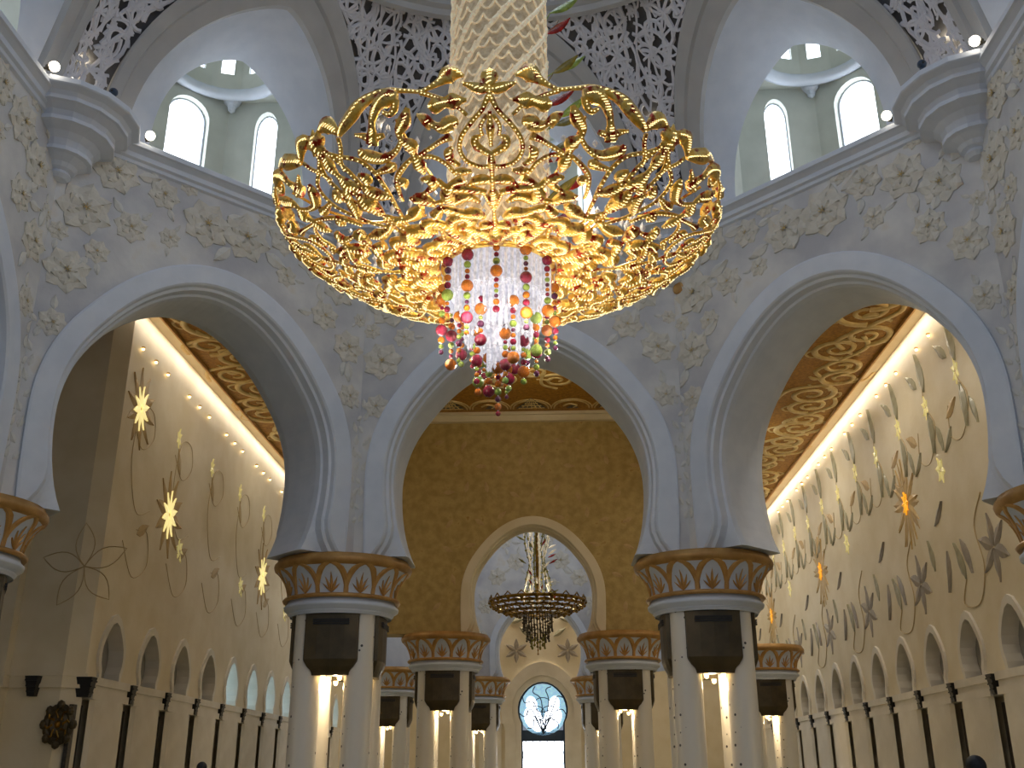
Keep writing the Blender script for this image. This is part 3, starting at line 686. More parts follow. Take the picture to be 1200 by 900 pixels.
# flower and vine inlays ---------------------------------------------------
def vine(w, pts, a, r=.035):
    mb = MB(); mb.tube([(u, a - .01, z) for u, z in spline(pts, 6)], r, 4); return part('vine', mb, ['vine'], w)
# right wall: u = -Y
def R_(y): return -y
for y, z, s in ((30.05, 14.6, 1.15), (48.3, 14.45, 1.15), (65.5, 13.9, 1.15), (12.5, 14.6, 1.1)):
    o = put('star_flower', STAR['amber'], rw, R_(y), RA, z, 0, (s, 1, s * 1.3)); put('star_flower', STAR['tan'], rw, R_(y), RA + .02, z, .2, (s, 1, s * 1.25)); put('glowing_star', STAR['amberglow'], rw, R_(y), RA - .06, z, 0, (.75, 1, 1.1))
for k in range(7):
    y = 20.5 + 9.05 * k
    put('star_flower', STAR['slate'], rw, R_(y), RA, 10.35, .1, 1.15)
    for dy, z, an, L in ((3.3, 9.6, 1.95, 1.9), (3.3, 11.4, -1.1, 1.9), (5.0, 11.2, -1.75, 1.9), (-2.2, 10.6, 1.8, 1.6), (-3.0, 12.6, .6, 1.6)):
        put('leaf', (LEAFB if z > 11 else LEAFG), rw, R_(y + dy), RA, z, an, L)
    vine(rw, [(R_(y + 3.3), 9.6), (R_(y + 3.9), 8.6), (R_(y + 2.2), 8.4), (R_(y + 1.2), 9.8), (R_(y + 1.6), 11.6), (R_(y + .4), 12.8)], RA)
for k in range(12):
    y = 20.2 + 4.15 * k
    put('flower_glow', STAR['small'], rw, R_(y + 1.2), RA, 18.55 - .3 * (k % 2), 0, (1.0, 1, 1.6))
    for dy, z, an, L in ((1.0, 19.0, 1.75, 2.2), (1.9, 19.5, 2.4, 1.6), (.9, 17.9, -1.5, 2.1), (.2, 17.0, -1.2, 1.5), (2.6, 16.4, -2.4, 1.4)):
        put('leaf', LEAFG, rw, R_(y + dy), RA, z, an, L)
    put('leaf', LEAFT, rw, R_(y + 3.0), RA, 16.9, 2.6 if k % 2 else .4, 1.5)
    vine(rw, [(R_(y + 1.1), 20.2), (R_(y + 1.2), 18.5), (R_(y + .3), 17.0), (R_(y + 1.5), 15.6), (R_(y + 2.8), 16.0), (R_(y + 2.6), 17.4)], RA, .025)
    if k % 4 == 1: put('flower_glow', STAR['small'], rw, R_(y + .5), RA, 14.9, .3, (1.3, 1, 1.8))
# left wall: u = Y
for y, z, s in ((28.35, 14.05, 1.5), (46.2, 14.1, 1.5), (64, 14.1, 1.5), (23.2, 18.0, 1.35)):
    put('glowing_star', STAR['glow'], lw, y, LA - .03, z, 0, (s, 1, s * 1.25)); put('star_flower', STAR['tan'], lw, y, LA, z, .2, (s * .75, 1, s * .9))
for k in range(12):
    y = 22.6 + 5.6 * k
    put('flower_glow', STAR['small'], lw, y + 5.9, LA, 18.2, 0, (.8, 1, 1.4))
    put('leaf', LEAFV, lw, y + 1, LA, 16.4, 2.0, 1.4); put('leaf', LEAFV, lw, y + 2, LA, 12.2, .5, 1.5)
    vine(lw, [(y, 17.2), (y + 1.3, 16.2), (y + 2.6, 17.1), (y + 2.2, 18.3), (y + .8, 18), (y + .3, 15.5), (y + 1.5, 13.2), (y + 3.2, 13.6)], LA, .02)
    vine(lw, [(y + .5, 11.6), (y + 2, 10.2), (y + 3.6, 11.0), (y + 3.2, 12.5), (y + 1.9, 12.4)], LA, .02)
    if k % 2: put('flower_glow', STAR['small'], lw, y + 2.2, LA, 12.6, .4, (1.2, 1, 1.6))
# glowing balls standing in for bright glints high on the aisle walls
wl = MB(); wl.lathe([(.02, 0), (.07, .02), (.09, .07), (.08, .12)], 8); wl.ball((0, 0, 0), .075, 8, 5, 1)
WLM = fixn(wl.mesh('wall_glint', ['capgold', 'warmbulb']))
def accent(az, a, us, side):
    for i, u in enumerate(us):
        o = link('wall_glint', WLM, None, world_of(az, u, a - .12, 20.72 if side == 'left' else 21.22), -radians(az), category='lamp', group='bright glints high on the %s aisle wall' % side,
                 label='small glowing ball for a glint high on the %s aisle wall, %s from the near end' % (side, ORD[i]))
accent(-90, LA, [22.3 + 6.68 * (k // 3) + 1.7 * (k % 3) for k in range(15)], 'left')
accent(90, RA, [-(21.75 + 6.75 * (k // 3) + 1.75 * (k % 3)) for k in range(18)], 'right')

# ------------------------------------------------------------------ piers: four shafts, capital, bronze boxes, lamps
def cap_r(h):   # bell radius at height 7.66..8.8
    q = (h - 7.66) / 1.14; return 1.98 + .12 * q + .42 * q ** 2.6
cb = MB()
cb.lathe([(1.9, 7.1), (1.98, 7.16), (1.95, 7.2)], 40, cap=True)
cb.lathe([(1.9, 7.05), (1.96, 7.2), (2.14, 7.32), (2.16, 7.42), (2.06, 7.5), (2.0, 7.66)] + [(cap_r(7.66 + 1.14 * k / 7), 7.66 + 1.14 * k / 7) for k in range(1, 8)], 40, cap=False)
CAPM = fixn(cb.mesh('capital', ['plaster'], True))
rb = MB(); rb.lathe([(2.45, 8.72), (2.58, 8.78), (2.62, 8.9), (2.6, 9.0), (2.5, 9.06), (2.5, 9.14), (1.2, 9.19)], 40, cap=False); RIMM = fixn(rb.mesh('capital_rim', ['rimgold'], True))
nk = MB(); nk.lathe([(2.02, 7.62), (2.16, 7.58), (2.22, 7.66), (2.16, 7.74), (2.02, 7.72)], 40, cap=False); NECKM = fixn(nk.mesh('neck_ring', ['rimgold'], True))
def bell(th, h, d=0.03): r = cap_r(h) + d; return (r * cos(th), r * sin(th), h)
pm = MB(); NP = 12; W2 = pi / NP
for k in range(5):   # five-bladed palm fan
    a = (k - 2) * .42; tip = (.62 - .1 * abs(k - 2))
    rows = []
    for q in range(5):
        t = q / 4; w_ = .055 * sin(pi * min(1, t * .9 + .1))
        th = tip * t * sin(a) / 2.05; h = 7.76 + tip * t * cos(a) * 1.15
        rows.append([bell(th - w_ / 2, h, .01), bell(th, h, .06), bell(th + w_ / 2, h, .01)])
    pm.grid(rows)
PALM = fixn(pm.mesh('palmette', ['capgold']))
st = MB()
for s in (-1, 1):
    rows = []
    for q in range(9):
        t = q / 8; th = s * W2 * 1.04 * sqrt(max(0, 1 - (t * .99) ** 2)); h = 7.72 + 1.05 * t; w_ = .035 + .03 * t
        rows.append([bell(th - w_, h, .005), bell(th - w_ * .5, h, .05), bell(th + w_ * .5, h, .05), bell(th + w_, h, .005)])
    st.grid(rows)
STRAP = fixn(st.mesh('leaf_strap', ['capgold']))
sh = MB(); sh.lathe([(.66, 0), (.66, .35), (.54, .5), (.52, .6), (.52, 7.1)], 24); SHM = fixn(sh.mesh('shaft', ['shaft'], False))
SHM.polygons.foreach_set('use_smooth', [len(p.vertices) == 4 for p in SHM.polygons])
gb = MB()
fr = [(-1.0, 0), (-.97, -.12), (-.5, -.2), (0, -.23), (.5, -.2), (.97, -.12), (1.0, 0)]
rows = [[(x * w_, y - 1.5 + dy, z) for x, y in fr] for z, w_, dy in ((7.05, 1.0, 0), (6.95, .99, 0), (5.45, .99, .0), (5.38, .97, .02), (5.2, .86, .08), (5.08, .74, .14), (5.0, .7, .18), (4.9, .68, .2))]
gb.grid(rows); 
for r in rows[:1] + rows[-1:]: gb.poly(r)
for z0, z1 in ((7.05, 5.45), (5.45, 5.2), (5.2, 4.9)): pass
gb.box(-.97, .97, -1.5, -1.2, 5.45, 7.05); gb.box(-.68, .68, -1.32, -1.0, 4.9, 5.45)
BOXM = fixn(gb.mesh('air_box', ['bronze']))
gs = MB()
for k in range(3): gs.box(-.66, .66, -1.745, -1.66, 6.66 + .075 * k, 6.71 + .075 * k)
GRM = fixn(gs.mesh('grille', ['slot']))
lb = MB(); lb.lathe([(.09, 0), (.09, -.06), (.05, -.1)], 8, c=(0, 0, 4.92)); lb.ball((0, 0, 4.82), .085, 8, 5); LBM = fixn(lb.mesh('lamp', ['warmbulb']))
pb = MB(); pb.box(-1.8, 1.8, -1.8, 1.8, 0, .18); PBM = fixn(pb.mesh('base', ['plaster']))
def make_pier(x, y, label, rot=0.0, detail=True, power=150):
    t = thing('column_pier', label, 'column', (x, y, 0), rot, None)
    cap = link('capital', CAPM, t); link('capital_rim', RIMM, cap); link('neck_ring', NECKM, cap)
    if detail:
        for k in range(NP):
            link('palmette', PALM, cap, rz=2 * pi * k / NP); link('leaf_strap', STRAP, cap, rz=2 * pi * k / NP)
    else:
        both = MB()
        for k in range(NP):
            for me, off in ((PALM, 0), (STRAP, 0)):
                R = Matrix.Rotation(2 * pi * (k + off) / NP, 3, 'Z'); both.add([tuple(R @ v.co) for v in me.vertices], [tuple(p.vertices) for p in me.polygons])
        link('palm_frieze', FRZ[0] if FRZ else FRZ.append(both.mesh('palm_frieze', ['capgold'])) or FRZ[0], cap)
    for sx, sy in ((-1, -1), (1, -1), (1, 1), (-1, 1)): link('shaft', SHM, t, (sx * .95, sy * .95, 0))
    for k in range(4):
        b = link('air_box', BOXM, t, rz=pi / 2 * k); link('grille', GRM, b)
        for s in (-1, 1): link('lamp', LBM, b, (s * .3, -1.15, 0))
    link('base', PBM, t)
    point('pier_light', (x, y, 4.6), power, (1.0, .80, .52), .12)
    return t
FRZ = []
make_pier(-6.87, 16.69, 'white four-shaft pier left of the middle arch, nearest in the frame', 0)
make_pier(6.87, 16.69, 'white four-shaft pier right of the middle arch, nearest in the frame', 0)
make_pier(-16.67, 6.86, 'white pier cut by the left edge of the picture', radians(30))
make_pier(16.67, 6.86, 'white pier cut by the right edge of the picture', radians(-30))
make_pier(-5.14, 38.9, 'white pier carrying the left foot of the ochre keyhole arch', 0, False)
make_pier(5.14, 38.9, 'white pier carrying the right foot of the ochre keyhole arch', 0, False)
make_pier(-5.14, 67.6, 'far white pier just left of the tall stained window', 0, False)
make_pier(5.14, 67.6, 'far white pier just right of the tall stained window', 0, False)
make_pier(-11.4, 59.0, 'far white pier seen between the nearest left pier and the one behind it', 0, False)
make_pier(14.6, 46.0, 'white pier peeping out behind the nearest right pier, before the right aisle wall', 0, False)

# ornate plaque and lit sign
pq = MB(); pq.lathe([(.62, 0), (.66, .06), (.5, .14), (.42, .1), (.3, .16), (.1, .12)], 16)
for k in range(8):
    a = 2 * pi * k / 8; pq.ball((.6 * cos(a), .6 * sin(a), .06), .17, 8, 5); 
    pq.tube([(.2 * cos(a), .2 * sin(a), .14), (.42 * cos(a + .3), .42 * sin(a + .3), .16), (.55 * cos(a), .55 * sin(a), .12)], .04, 5, 1)
pq.ball((0, 0, .12), .13, 8, 5, 1)
o = link('wall_plaque', fixn(pq.mesh('wall_plaque', ['bronze', 'gold2'])), None, (-18.98, FY - .06, 3.5), label='round dark ornate bronze plaque on the projecting left wall', category='plaque')
o.rotation_euler = (pi / 2, 0, 0); o.scale = (1.0, 1.25, 1.0)
sg = MB(); sg.box(-.55, .55, -.12, 0, -.22, .22); sg.box(-.5, .5, -.14, -.12, -.17, .17, 1)
link('lit_sign', fixn(sg.mesh('lit_sign', ['plaster', 'exitgreen'])), None, (4.6, EY - .22, 5.55), label='small glowing pale green sign right of the tall stained window', category='sign')

# ------------------------------------------------------------------ the great chandelier
BOWL = {
  'A': [(5.4,4.85,0.007),(8.2,4.92,0.095),(10.7,4.73,0.048),(14.1,4.58,0.027),(17.7,4.67,0.027),(22.0,4.81,0.041),(26.7,4.74,0.068),(29.8,4.54,0.082),(33.1,4.36,0.068),(34.6,4.24,0.034)],
  'A2': [(34.8,4.27,0.027),(35.7,4.44,0.061),(37.2,4.58,0.082),(39.5,4.56,0.034)],
  'B': [(4.9,4.3,0.014),(7.7,4.3,0.075),(9.6,4.29,0.054),(11.9,4.26,0.075),(13.2,4.27,0.027)],
  'B2': [(5.1,3.99,0.02),(7.1,4.18,0.02),(9.6,4.33,0.027),(12.1,4.45,0.027),(14.6,4.56,0.027)],
  'C': [(19.5,4.56,0.054),(21.7,4.61,0.082),(24.1,4.52,0.061),(25.5,4.34,0.048),(26.4,4.16,0.041),(27.3,3.97,0.061),(28.2,3.81,0.068)],
  'C2': [(24.6,3.9,0.027),(26.5,3.9,0.041),(27.8,3.89,0.048),(29.1,4.01,0.041),(31.1,4.11,0.014)],
  'C3': [(20.0,4.53,0.048),(20.6,4.34,0.041),(21.9,4.27,0.034),(23.2,4.36,0.02)],
  'D': [(15.0,3.97,0.088),(14.3,3.98,0.061),(12.7,3.86,0.041),(10.9,3.8,0.068),(8.6,3.88,0.068),(7.6,3.8,0.027)],
  'E': [(9.6,3.58,0.048),(12.1,3.51,0.034),(15.0,3.4,0.027),(18.4,3.28,0.027)],
  'F': [(17.6,4.31,0.027),(18.9,4.09,0.068),(20.8,3.91,0.054),(21.2,3.73,0.034),(19.7,3.54,0.075),(19.8,3.33,0.041),(19.7,3.06,0.068),(19.7,2.82,0.02)],
  'G': [(21.1,3.71,0.027),(23.7,3.5,0.034),(27.3,3.43,0.054),(29.8,3.54,0.068),(31.4,3.69,0.061),(31.7,3.82,0.027)],
  'H': [(18.9,3.22,0.027),(15.7,3.2,0.027),(12.7,2.99,0.027),(11.6,2.8,0.027),(10.8,2.66,0.02)],
  'H2': [(20.8,3.25,0.027),(24.7,3.07,0.034),(27.8,2.87,0.034),(30.0,2.53,0.027),(31.0,2.31,0.02)],
  'H3': [(27.6,2.86,0.034),(26.7,2.75,0.061),(27.2,2.62,0.027)],
  'I': [(21.4,2.7,0.02),(19.1,2.64,0.061),(18.7,2.47,0.054),(22.8,2.33,0.027),(28.4,2.3,0.02)],
  'J': [(35.1,4.21,0.027),(36.0,3.99,0.027),(37.8,3.77,0.027),(38.6,3.54,0.027)],
  'K': [(41.3,4.18,0.027),(37.8,3.88,0.027),(33.6,3.61,0.027),(32.0,3.17,0.027),(32.9,2.67,0.027),(35.2,2.14,0.027),(37.9,1.75,0.02)],
  'K2': [(31.8,3.19,0.027),(28.4,3.18,0.048),(26.6,3.21,0.061),(25.5,3.24,0.02)],
  'M': [(42.3,4.19,0.027),(44.3,3.76,0.027),(46.8,3.4,0.027),(47.2,2.92,0.027),(45.2,2.37,0.027),(39.5,1.98,0.027),(37.9,1.41,0.02)],
  'axis': [(0.0,0.09,0.076),(0.0,0.64,0.07),(0.0,1.0,0.038),(0.0,1.44,0.019),(-0.0,1.8,0.051),(0.0,2.01,0.057),(0.0,2.28,0.025),(0.0,2.64,0.025),(-0.0,2.92,0.044),(0.0,3.14,0.025)],
  'tear': [(-0.0,2.84,0.025),(3.3,2.82,0.025),(6.8,2.98,0.025),(8.1,3.26,0.025),(7.1,3.55,0.025),(4.4,3.84,0.025),(1.8,4.08,0.025),(0.2,4.36,0.032)],
  'curl': [(0.0,3.11,0.032),(2.1,3.21,0.038),(3.8,3.34,0.044),(3.8,3.49,0.038),(2.4,3.54,0.019)],
  'bud': [(0.0,4.06,0.006),(0.0,3.9,0.025),(0.0,3.73,0.044),(0.0,3.54,0.032),(0.0,3.31,0.006)],
  'budarm': [(0.6,3.99,0.013),(2.2,3.77,0.016),(2.0,3.56,0.019)],
  'tref': [(0.0,4.36,0.025),(-0.0,4.55,0.044),(-0.0,4.84,0.057)],
  'trefside': [(0.0,4.49,0.032),(1.7,4.51,0.051),(3.5,4.56,0.044),(5.4,4.63,0.013)],
  'lowleaf': [(-0.0,2.4,0.032),(2.6,2.47,0.057),(5.5,2.44,0.051),(7.8,2.35,0.013)],
  'sideleaf': [(9.0,2.89,0.025),(11.0,3.05,0.044),(11.1,3.23,0.051),(9.7,3.34,0.019)],
  'sidebud': [(6.0,2.73,0.019),(8.6,2.72,0.051),(10.8,2.76,0.025)],
  'arm': [(0.0,1.52,0.019),(2.3,1.87,0.019),(3.3,2.08,0.019)],
  'low1': [(5.4,1.8,0.025),(9.8,2.02,0.063),(14.6,1.9,0.051),(18.4,1.97,0.038),(24.0,1.95,0.025)],
  'low2': [(8.8,1.53,0.025),(15.5,1.58,0.038),(19.5,1.69,0.051),(20.4,1.89,0.019)],
  'low3': [(16.6,0.11,0.025),(13.2,0.66,0.057),(16.3,0.96,0.063),(20.6,0.91,0.032)],
  'low4': [(14.5,0.23,0.032),(32.7,0.07,0.032)],
  'low5': [(34.8,0.58,0.025),(29.0,1.04,0.032),(29.2,1.53,0.025)],
  'L': [(41.8,4.55,0.041),(42.3,4.37,0.1),(41.4,4.09,0.041),(41.0,3.83,0.068),(40.5,3.55,0.034),(40.0,3.3,0.068),(40.0,2.96,0.041),(39.4,2.66,0.1),(38.6,2.32,0.041),(38.4,2.05,0.034),(38.6,1.61,0.034)],
  'L2': [(44.1,4.58,0.027),(42.4,4.35,0.068),(40.3,4.36,0.034),(39.2,4.39,0.02)],
  'L3': [(36.7,3.33,0.027),(35.3,3.18,0.061),(35.7,3.08,0.054)],
  'L4': [(40.2,3.32,0.034),(44.0,3.14,0.061),(44.5,3.01,0.054)],
}
BOWL['tref'].append((0, 5.02, .02)); BOWL['tref'][2] = (0, 4.84, .075)
BOWL['M'] = BOWL['M'][:2] + [(44.9, 3.4, .03), (44.6, 2.92, .027), (43, 2.37, .027), (39.5, 1.98, .027), (37.9, 1.41, .02)]
BPROF = [(1.33, 13.14), (2.0, 13.08), (2.8, 13.12), (3.6, 13.27), (4.3, 13.50), (4.9, 13.80), (5.3, 14.15), (5.46, 14.5), (5.40, 14.85), (5.2, 15.1)]
BL = [0]
for (a, b), (c, d) in zip(BPROF, BPROF[1:]): BL.append(BL[-1] + hypot(c - a, d - b))
def bprof(s):
    s = max(0, min(BL[-1], s))
    for i in range(len(BL) - 1):
        if s <= BL[i + 1] + 1e-9:
            q = (s - BL[i]) / (BL[i + 1] - BL[i]); return BPROF[i][0] + q * (BPROF[i + 1][0] - BPROF[i][0]), BPROF[i][1] + q * (BPROF[i + 1][1] - BPROF[i][1])
def bpt(th, s, d=0.0):
    """point on the basket: angle in degrees from the near axis, arc length s, offset d outward"""
    r, z = bprof(s); r2, z2 = bprof(s + .06); r1, z1 = bprof(s - .06)
    tr, tz = r2 - r1, z2 - z1; L = hypot(tr, tz) or 1
    nr, nz = tz / L, -tr / L
    r += nr * d; z += nz * d; a = radians(th)
    return (r * sin(a), -r * cos(a), z)
def th_fix(t): return t * (1 + .09 * min(1, t / 41))
# lower, foreshortened scrolls that the trace could not separate
EXTRA = {
 'x1': [(2, .12, .04), (6, .5, .07), (12, .75, .06), (18, .6, .07), (18, .32, .05), (13, .3, .04)],
 'x2': [(45, .1, .06), (43, .45, .05), (37, .7, .07), (31, .55, .06), (31, .3, .05), (36, .28, .04)],
 'x3': [(22, .05, .05), (23, .5, .06), (24, .9, .08), (26, 1.3, .05), (31, 1.45, .07), (34, 1.2, .06), (31, 1.05, .04)],
 'x4': [(24, .9, .05), (20, 1.3, .07), (14, 1.35, .06), (12, 1.15, .07), (15, 1.05, .04)],
 'x5': [(38, 1.0, .05), (41, 1.3, .09), (45, 1.5, .07)], 'x6': [(5, 1.25, .04), (9, 1.45, .08), (14, 1.5, .06), (20, 1.75, .05), (25, 1.6, .07)],
 'x7': [(27, 2.0, .04), (31, 1.85, .08), (36, 1.8, .05), (40, 1.9, .06)], 'x8': [(2.5, 2.1, .04), (9, 2.25, .06), (15, 2.35, .05), (17, 2.6, .04)],
 'x9': [(33, 2.5, .03), (36, 2.7, .07), (37.5, 2.95, .06), (36, 3.05, .03)], 'xa': [(14.5, 1.8, .03), (16, 2.1, .08), (13, 2.4, .05), (9, 2.5, .07)],
 'xb': [(1, .9, .03), (5, .95, .07), (8, .85, .04)], 'xc': [(22, 1.9, .04), (25, 2.2, .08), (28, 2.2, .04)],
}
PAL = ['axis', 'tear', 'curl', 'bud', 'budarm', 'tref', 'trefside', 'lowleaf', 'arm']
STARK = ['L', 'L2', 'L3', 'L4', 'x5']
def curve3(pts, mirror, fix=True):
    p = spline([(th_fix(t) if fix else t, s, max(r, .012)) for t, s, r in pts], 4)
    return [(bpt(t * mirror, s, .0), r, t * mirror, s) for t, s, r in p]
def add_scroll(mb, beads, pts, mirror, fat=1.0):
    c = curve3(pts, mirror)
    n0 = Vector(bpt(c[0][2], c[0][3], .1)) - Vector(c[0][0])
    mb.tube([q[0] for q in c], [max(.044, q[1] * (1.45 + 12 * max(0, q[1] - .03)) * fat + .010) for q in c], 7, flat=.6, up=n0.normalized())
    acc = 0
    for (p0, r0, t0, s0), (p1, r1, t1, s1) in zip(c, c[1:]):
        d = (Vector(p1) - Vector(p0)).length; acc += d
        if acc > .052:
            acc = 0; rr = max(.030, r1 * (.87 + 7.2 * max(0, r1 - .03)) * fat)
            beads.octa(bpt(t1, s1, rr + .006), .019)
            if r1 > .05:
                dth = math.degrees(r1 * .8 / max(1, bprof(s1)[0]))
                for g in (-1.15, -.6, .6, 1.15): beads.octa(bpt(t1 + g * dth, s1 + g * .015, rr * (1 - .28 * g * g) + .006), .019)
def bowl_parts(parent, gold, bead, k0=1.0, beading=True):
    # palmettes on four axes
    mb = MB(); be = MB()
    for key in PAL:
        for m_ in (1, -1):
            if key in ('axis', 'bud', 'tref') and m_ < 0: continue
            add_scroll(mb, be, BOWL[key], m_, 1.25)
    mb.lathe([(.03, -.16), (.13, -.1), (.17, 0), (.12, .12), (.05, .18)], 10, c=bpt(0, .5, .05))
    pm_, bm_ = fixn(mb.mesh('palmette', [gold], True)), be.mesh('beading', [bead])
    mb = MB(); be = MB()
    for key in STARK:
        for m_ in (1, -1):
            src = BOWL.get(key) or EXTRA[key]
            if key == 'L':
                if m_ < 0: continue
                src = [(0, s, r) for t, s, r in src]
            else: src = [(t - (42.2 if key != 'x5' else 45), s, r) for t, s, r in src]
            c = [(t * m_, s, r) for t, s, r in src]
            add_scroll(mb, be, c, 1, 1.2)
    for th, s in ((0, 4.37), (0, 2.66)):
        for k in range(8):
            a = 2 * pi * k / 8; r = bprof(s)[0]
            p = [bpt(th + math.degrees(q * cos(a) / r), s + q * sin(a), .03) for q in (0, .16, .3)]
            mb.tube(p, [.05, .07, .02], 5)
        be.octa(bpt(th, s, .14), .05)
    sm_, sb_ = fixn(mb.mesh('star_stem', [gold], True)), be.mesh('beading', [bead])
    for k in range(4):
        o = link('palmette', pm_, parent, rz=pi / 2 * k)
        if beading: link('beading', bm_, o, kind='stuff')
        o = link('star_stem', sm_, parent, rz=pi / 2 * k + pi / 4)
        if beading: link('beading', sb_, o, kind='stuff')
    for mir in (1, -1):
        groups = {'rim_scroll': [k for k in BOWL if k in ('A', 'A2', 'B', 'B2', 'C', 'C2', 'C3', 'D')],
                  'leaf_scroll': [k for k in BOWL if k in ('E', 'F', 'G', 'H', 'H2', 'H3', 'I', 'J', 'K', 'K2', 'M', 'sideleaf', 'sidebud')],
                  'lower_scroll': [k for k in BOWL if k.startswith('low') and k != 'lowleaf'] + list(EXTRA)}
        meshes = {}
        for g, keys in groups.items():
            mb = MB(); be = MB()
            for key in keys:
                if key == 'x5': continue
                add_scroll(mb, be, BOWL.get(key) or EXTRA[key], mir, 1.15)
            meshes[g] = (fixn(mb.mesh(g, [gold], True)), be.mesh('beading', [bead]))
        for k in range(4):
            for g, (a, b) in meshes.items():
                o = link(g, a, parent, rz=pi / 2 * k)
                if beading: link('beading', b, o, kind='stuff')
    mb = MB(); n = 64
    for s, r, d in ((0.0, .085, 0), (.16, .04, .02)):
        mb.tube([bpt(360 * k / n, s, d) for k in range(n + 1)], r, 6, caps=False)
    part('collar_ring', mb, [gold], parent, True)
    # ribs that carry the baskets from the stem
    mb = MB()
    for k in range(8):
        a = radians(45 * k + 22.5)
        mb.tube([(q * sin(a), -q * cos(a), z) for q, z in ((1.2, 14.6), (2.4, 14.0), (3.4, 13.75), (4.4, 13.9), (5.1, 14.2))], .035, 5)
    part('carrier_arms', mb, [gold], parent)

ch = thing('chandelier', 'huge golden scrollwork chandelier hanging in front, with crystal core and coloured beads', 'chandelier', (-.05, 0, 0), radians(1.0))
bowl_parts(ch, 'gold', 'bead')
# crystal drops inside the basket
mb = MB(); rnd = random.Random(9)
for k in range(420):
    a = rnd.uniform(0, 2 * pi); s = rnd.uniform(.1, 3.6); x, y, z = bpt(math.degrees(a), s, -rnd.uniform(.12, .5)); r = rnd.uniform(.035, .085); mb.octa((x, y, z), r, r * rnd.uniform(1.2, 2.4))
part('crystal_drops', mb, ['crystal'], ch, kind='stuff')
# stem: crystal column wrapped in diagonal ropes
mb = MB(); mb.lathe([(1.1, 13.4), (1.2, 13.9), (1.24, 14.6), (1.24, 33.0)], 40, cap=False); stem = part('stem', mb, ['stem'], ch, True)
for k in range(10):
    mb = MB(); n = 110
    mb.tube([(1.25 * cos(2 * pi * (k / 10) + t * .56), 1.25 * sin(2 * pi * (k / 10) + t * .56), 13.6 + t) for t in [19 * j / n for j in range(n + 1)]], [.085 if j % 2 else .06 for j in range(n + 1)], 5); part('spiral_rope', mb, ['rope'], stem, True)
mb = MB()   # scalloped rows of small crystal scales between the ropes
for row in range(48):
    z = 13.9 + row * .4
    for k in range(20):
        a = 2 * pi * (k + .5 * (row % 2)) / 20 + row * .085
        pts = [(1.26 * cos(a + q), 1.26 * sin(a + q), z - .26 * (1 - (q / .157) ** 2)) for q in (-.157, -.1, -.04, .04, .1, .157)]
        mb.tube(pts, .03, 4, caps=False)
part('crystal_scales', mb, ['rope'], stem, kind='stuff')
rnd = random.Random(4)
for k, (z, da, colr) in enumerate([(16.2, .2, 'redglass'), (16.9, .55, 'olive'), (17.4, .1, 'green'), (18.2, .5, 'redglass'), (18.9, .2, 'olive'), (19.5, .6, 'green'), (20.3, .3, 'redglass'), (21.2, .45, 'green'), (15.6, .45, 'redglass'), (15.1, .15, 'olive'), (14.8, .6, 'maroon'), (17.9, .75, 'olive'), (22.2, .3, 'redglass')]):
    a = da - .35; r = 1.45 + .18 * (k % 3)
    mb = MB(); ln = .42 + .1 * (k % 2); tl = .7
    ax_ = Vector((.95 * cos(a), .95 * sin(a), tl)).normalized(); nn = Vector((.25, -.95, .2)); sd = ax_.cross(nn).normalized(); nn = ax_.cross(sd)
    rows = []
    for q in range(7):
        t = q / 6; w_ = .125 * sin(pi * (t * .94 + .03)); c = Vector((r * cos(a), r * sin(a), z)) + ax_ * (ln * 2 * (t - .3)) + nn * (.1 * sin(pi * t))
        rows.append([tuple(c + sd * w_), tuple(c + nn * .035), tuple(c - sd * w_), tuple(c - nn * .025)])
    mb.grid(rows, 0, True); mb.tube([(1.24 * cos(a), 1.24 * sin(a), z - .5), tuple(Vector(rows[0][1]))], .015, 4)
    part('glass_leaf', mb, [colr], ch, True)
# glowing crystal core in stepped tiers
for r, z0, z1 in ((1.24, 13.3, 12.25), (1.02, 12.75, 11.75), (.78, 12.2, 11.3), (.5, 11.7, 10.9), (.24, 11.2, 10.6)):
    mb = MB(); n = int(r * 44)
    for k in range(n):
        a = 2 * pi * k / n; jz = .05 * sin(k * 2.4)
        mb.tube([(r * cos(a), r * sin(a), z0), (r * cos(a), r * sin(a), z1 + jz)], .048, 5)
        mb.octa((r * cos(a), r * sin(a), z1 + jz - .06), .045, .09)
    mb.lathe([(r * .93, z0), (r * .93, z1 + .12), (r * .7, z1 + .05)], 32, cap=False)
    part('crystal_tier', mb, ['crystalglow'], ch)
# coloured bead strings
BR = [(.135, 'maroon'), (.05, 'orange'), (.085, 'green'), (.055, 'violet'), (.06, 'orange')]
BALL = {}
def ballmesh(c):
    if c not in BALL:
        b = MB(); b.ball((0, 0, 0), 1, 14, 9); BALL[c] = fixn(b.mesh('bead', [c], True))
    return BALL[c]
rnd = random.Random(21)
def bead_string(a, r, ztop, zbot, first=None):
    x, y = r * sin(a), -r * cos(a); mb = MB(); mb.tube([(0, 0, ztop + .25), (0, 0, zbot)], .009, 4)
    st_ = part('bead_string', mb, ['crystal'], ch); st_.location = (x, y, 0)
    z = ztop; i = 0; seq = ['maroon', 'orange', 'green', 'violet', 'orange', 'maroon', 'green', 'orange']; j = rnd.randrange(8)
    big_at = rnd.choice((0, 1)); 
    while z > zbot:
        c = seq[(i + j) % 8]
        R_ = .145 if (i % 4 == big_at and c in ('maroon', 'orange', 'green')) else rnd.choice((.05, .06, .075, .085))
        if first and i == 0: c, R_ = first
        z -= R_; link('bead', ballmesh(c), st_, (0, 0, z), scale=R_); z -= R_ + .025; i += 1
A12 = [2 * pi * k / 12 for k in range(12)]
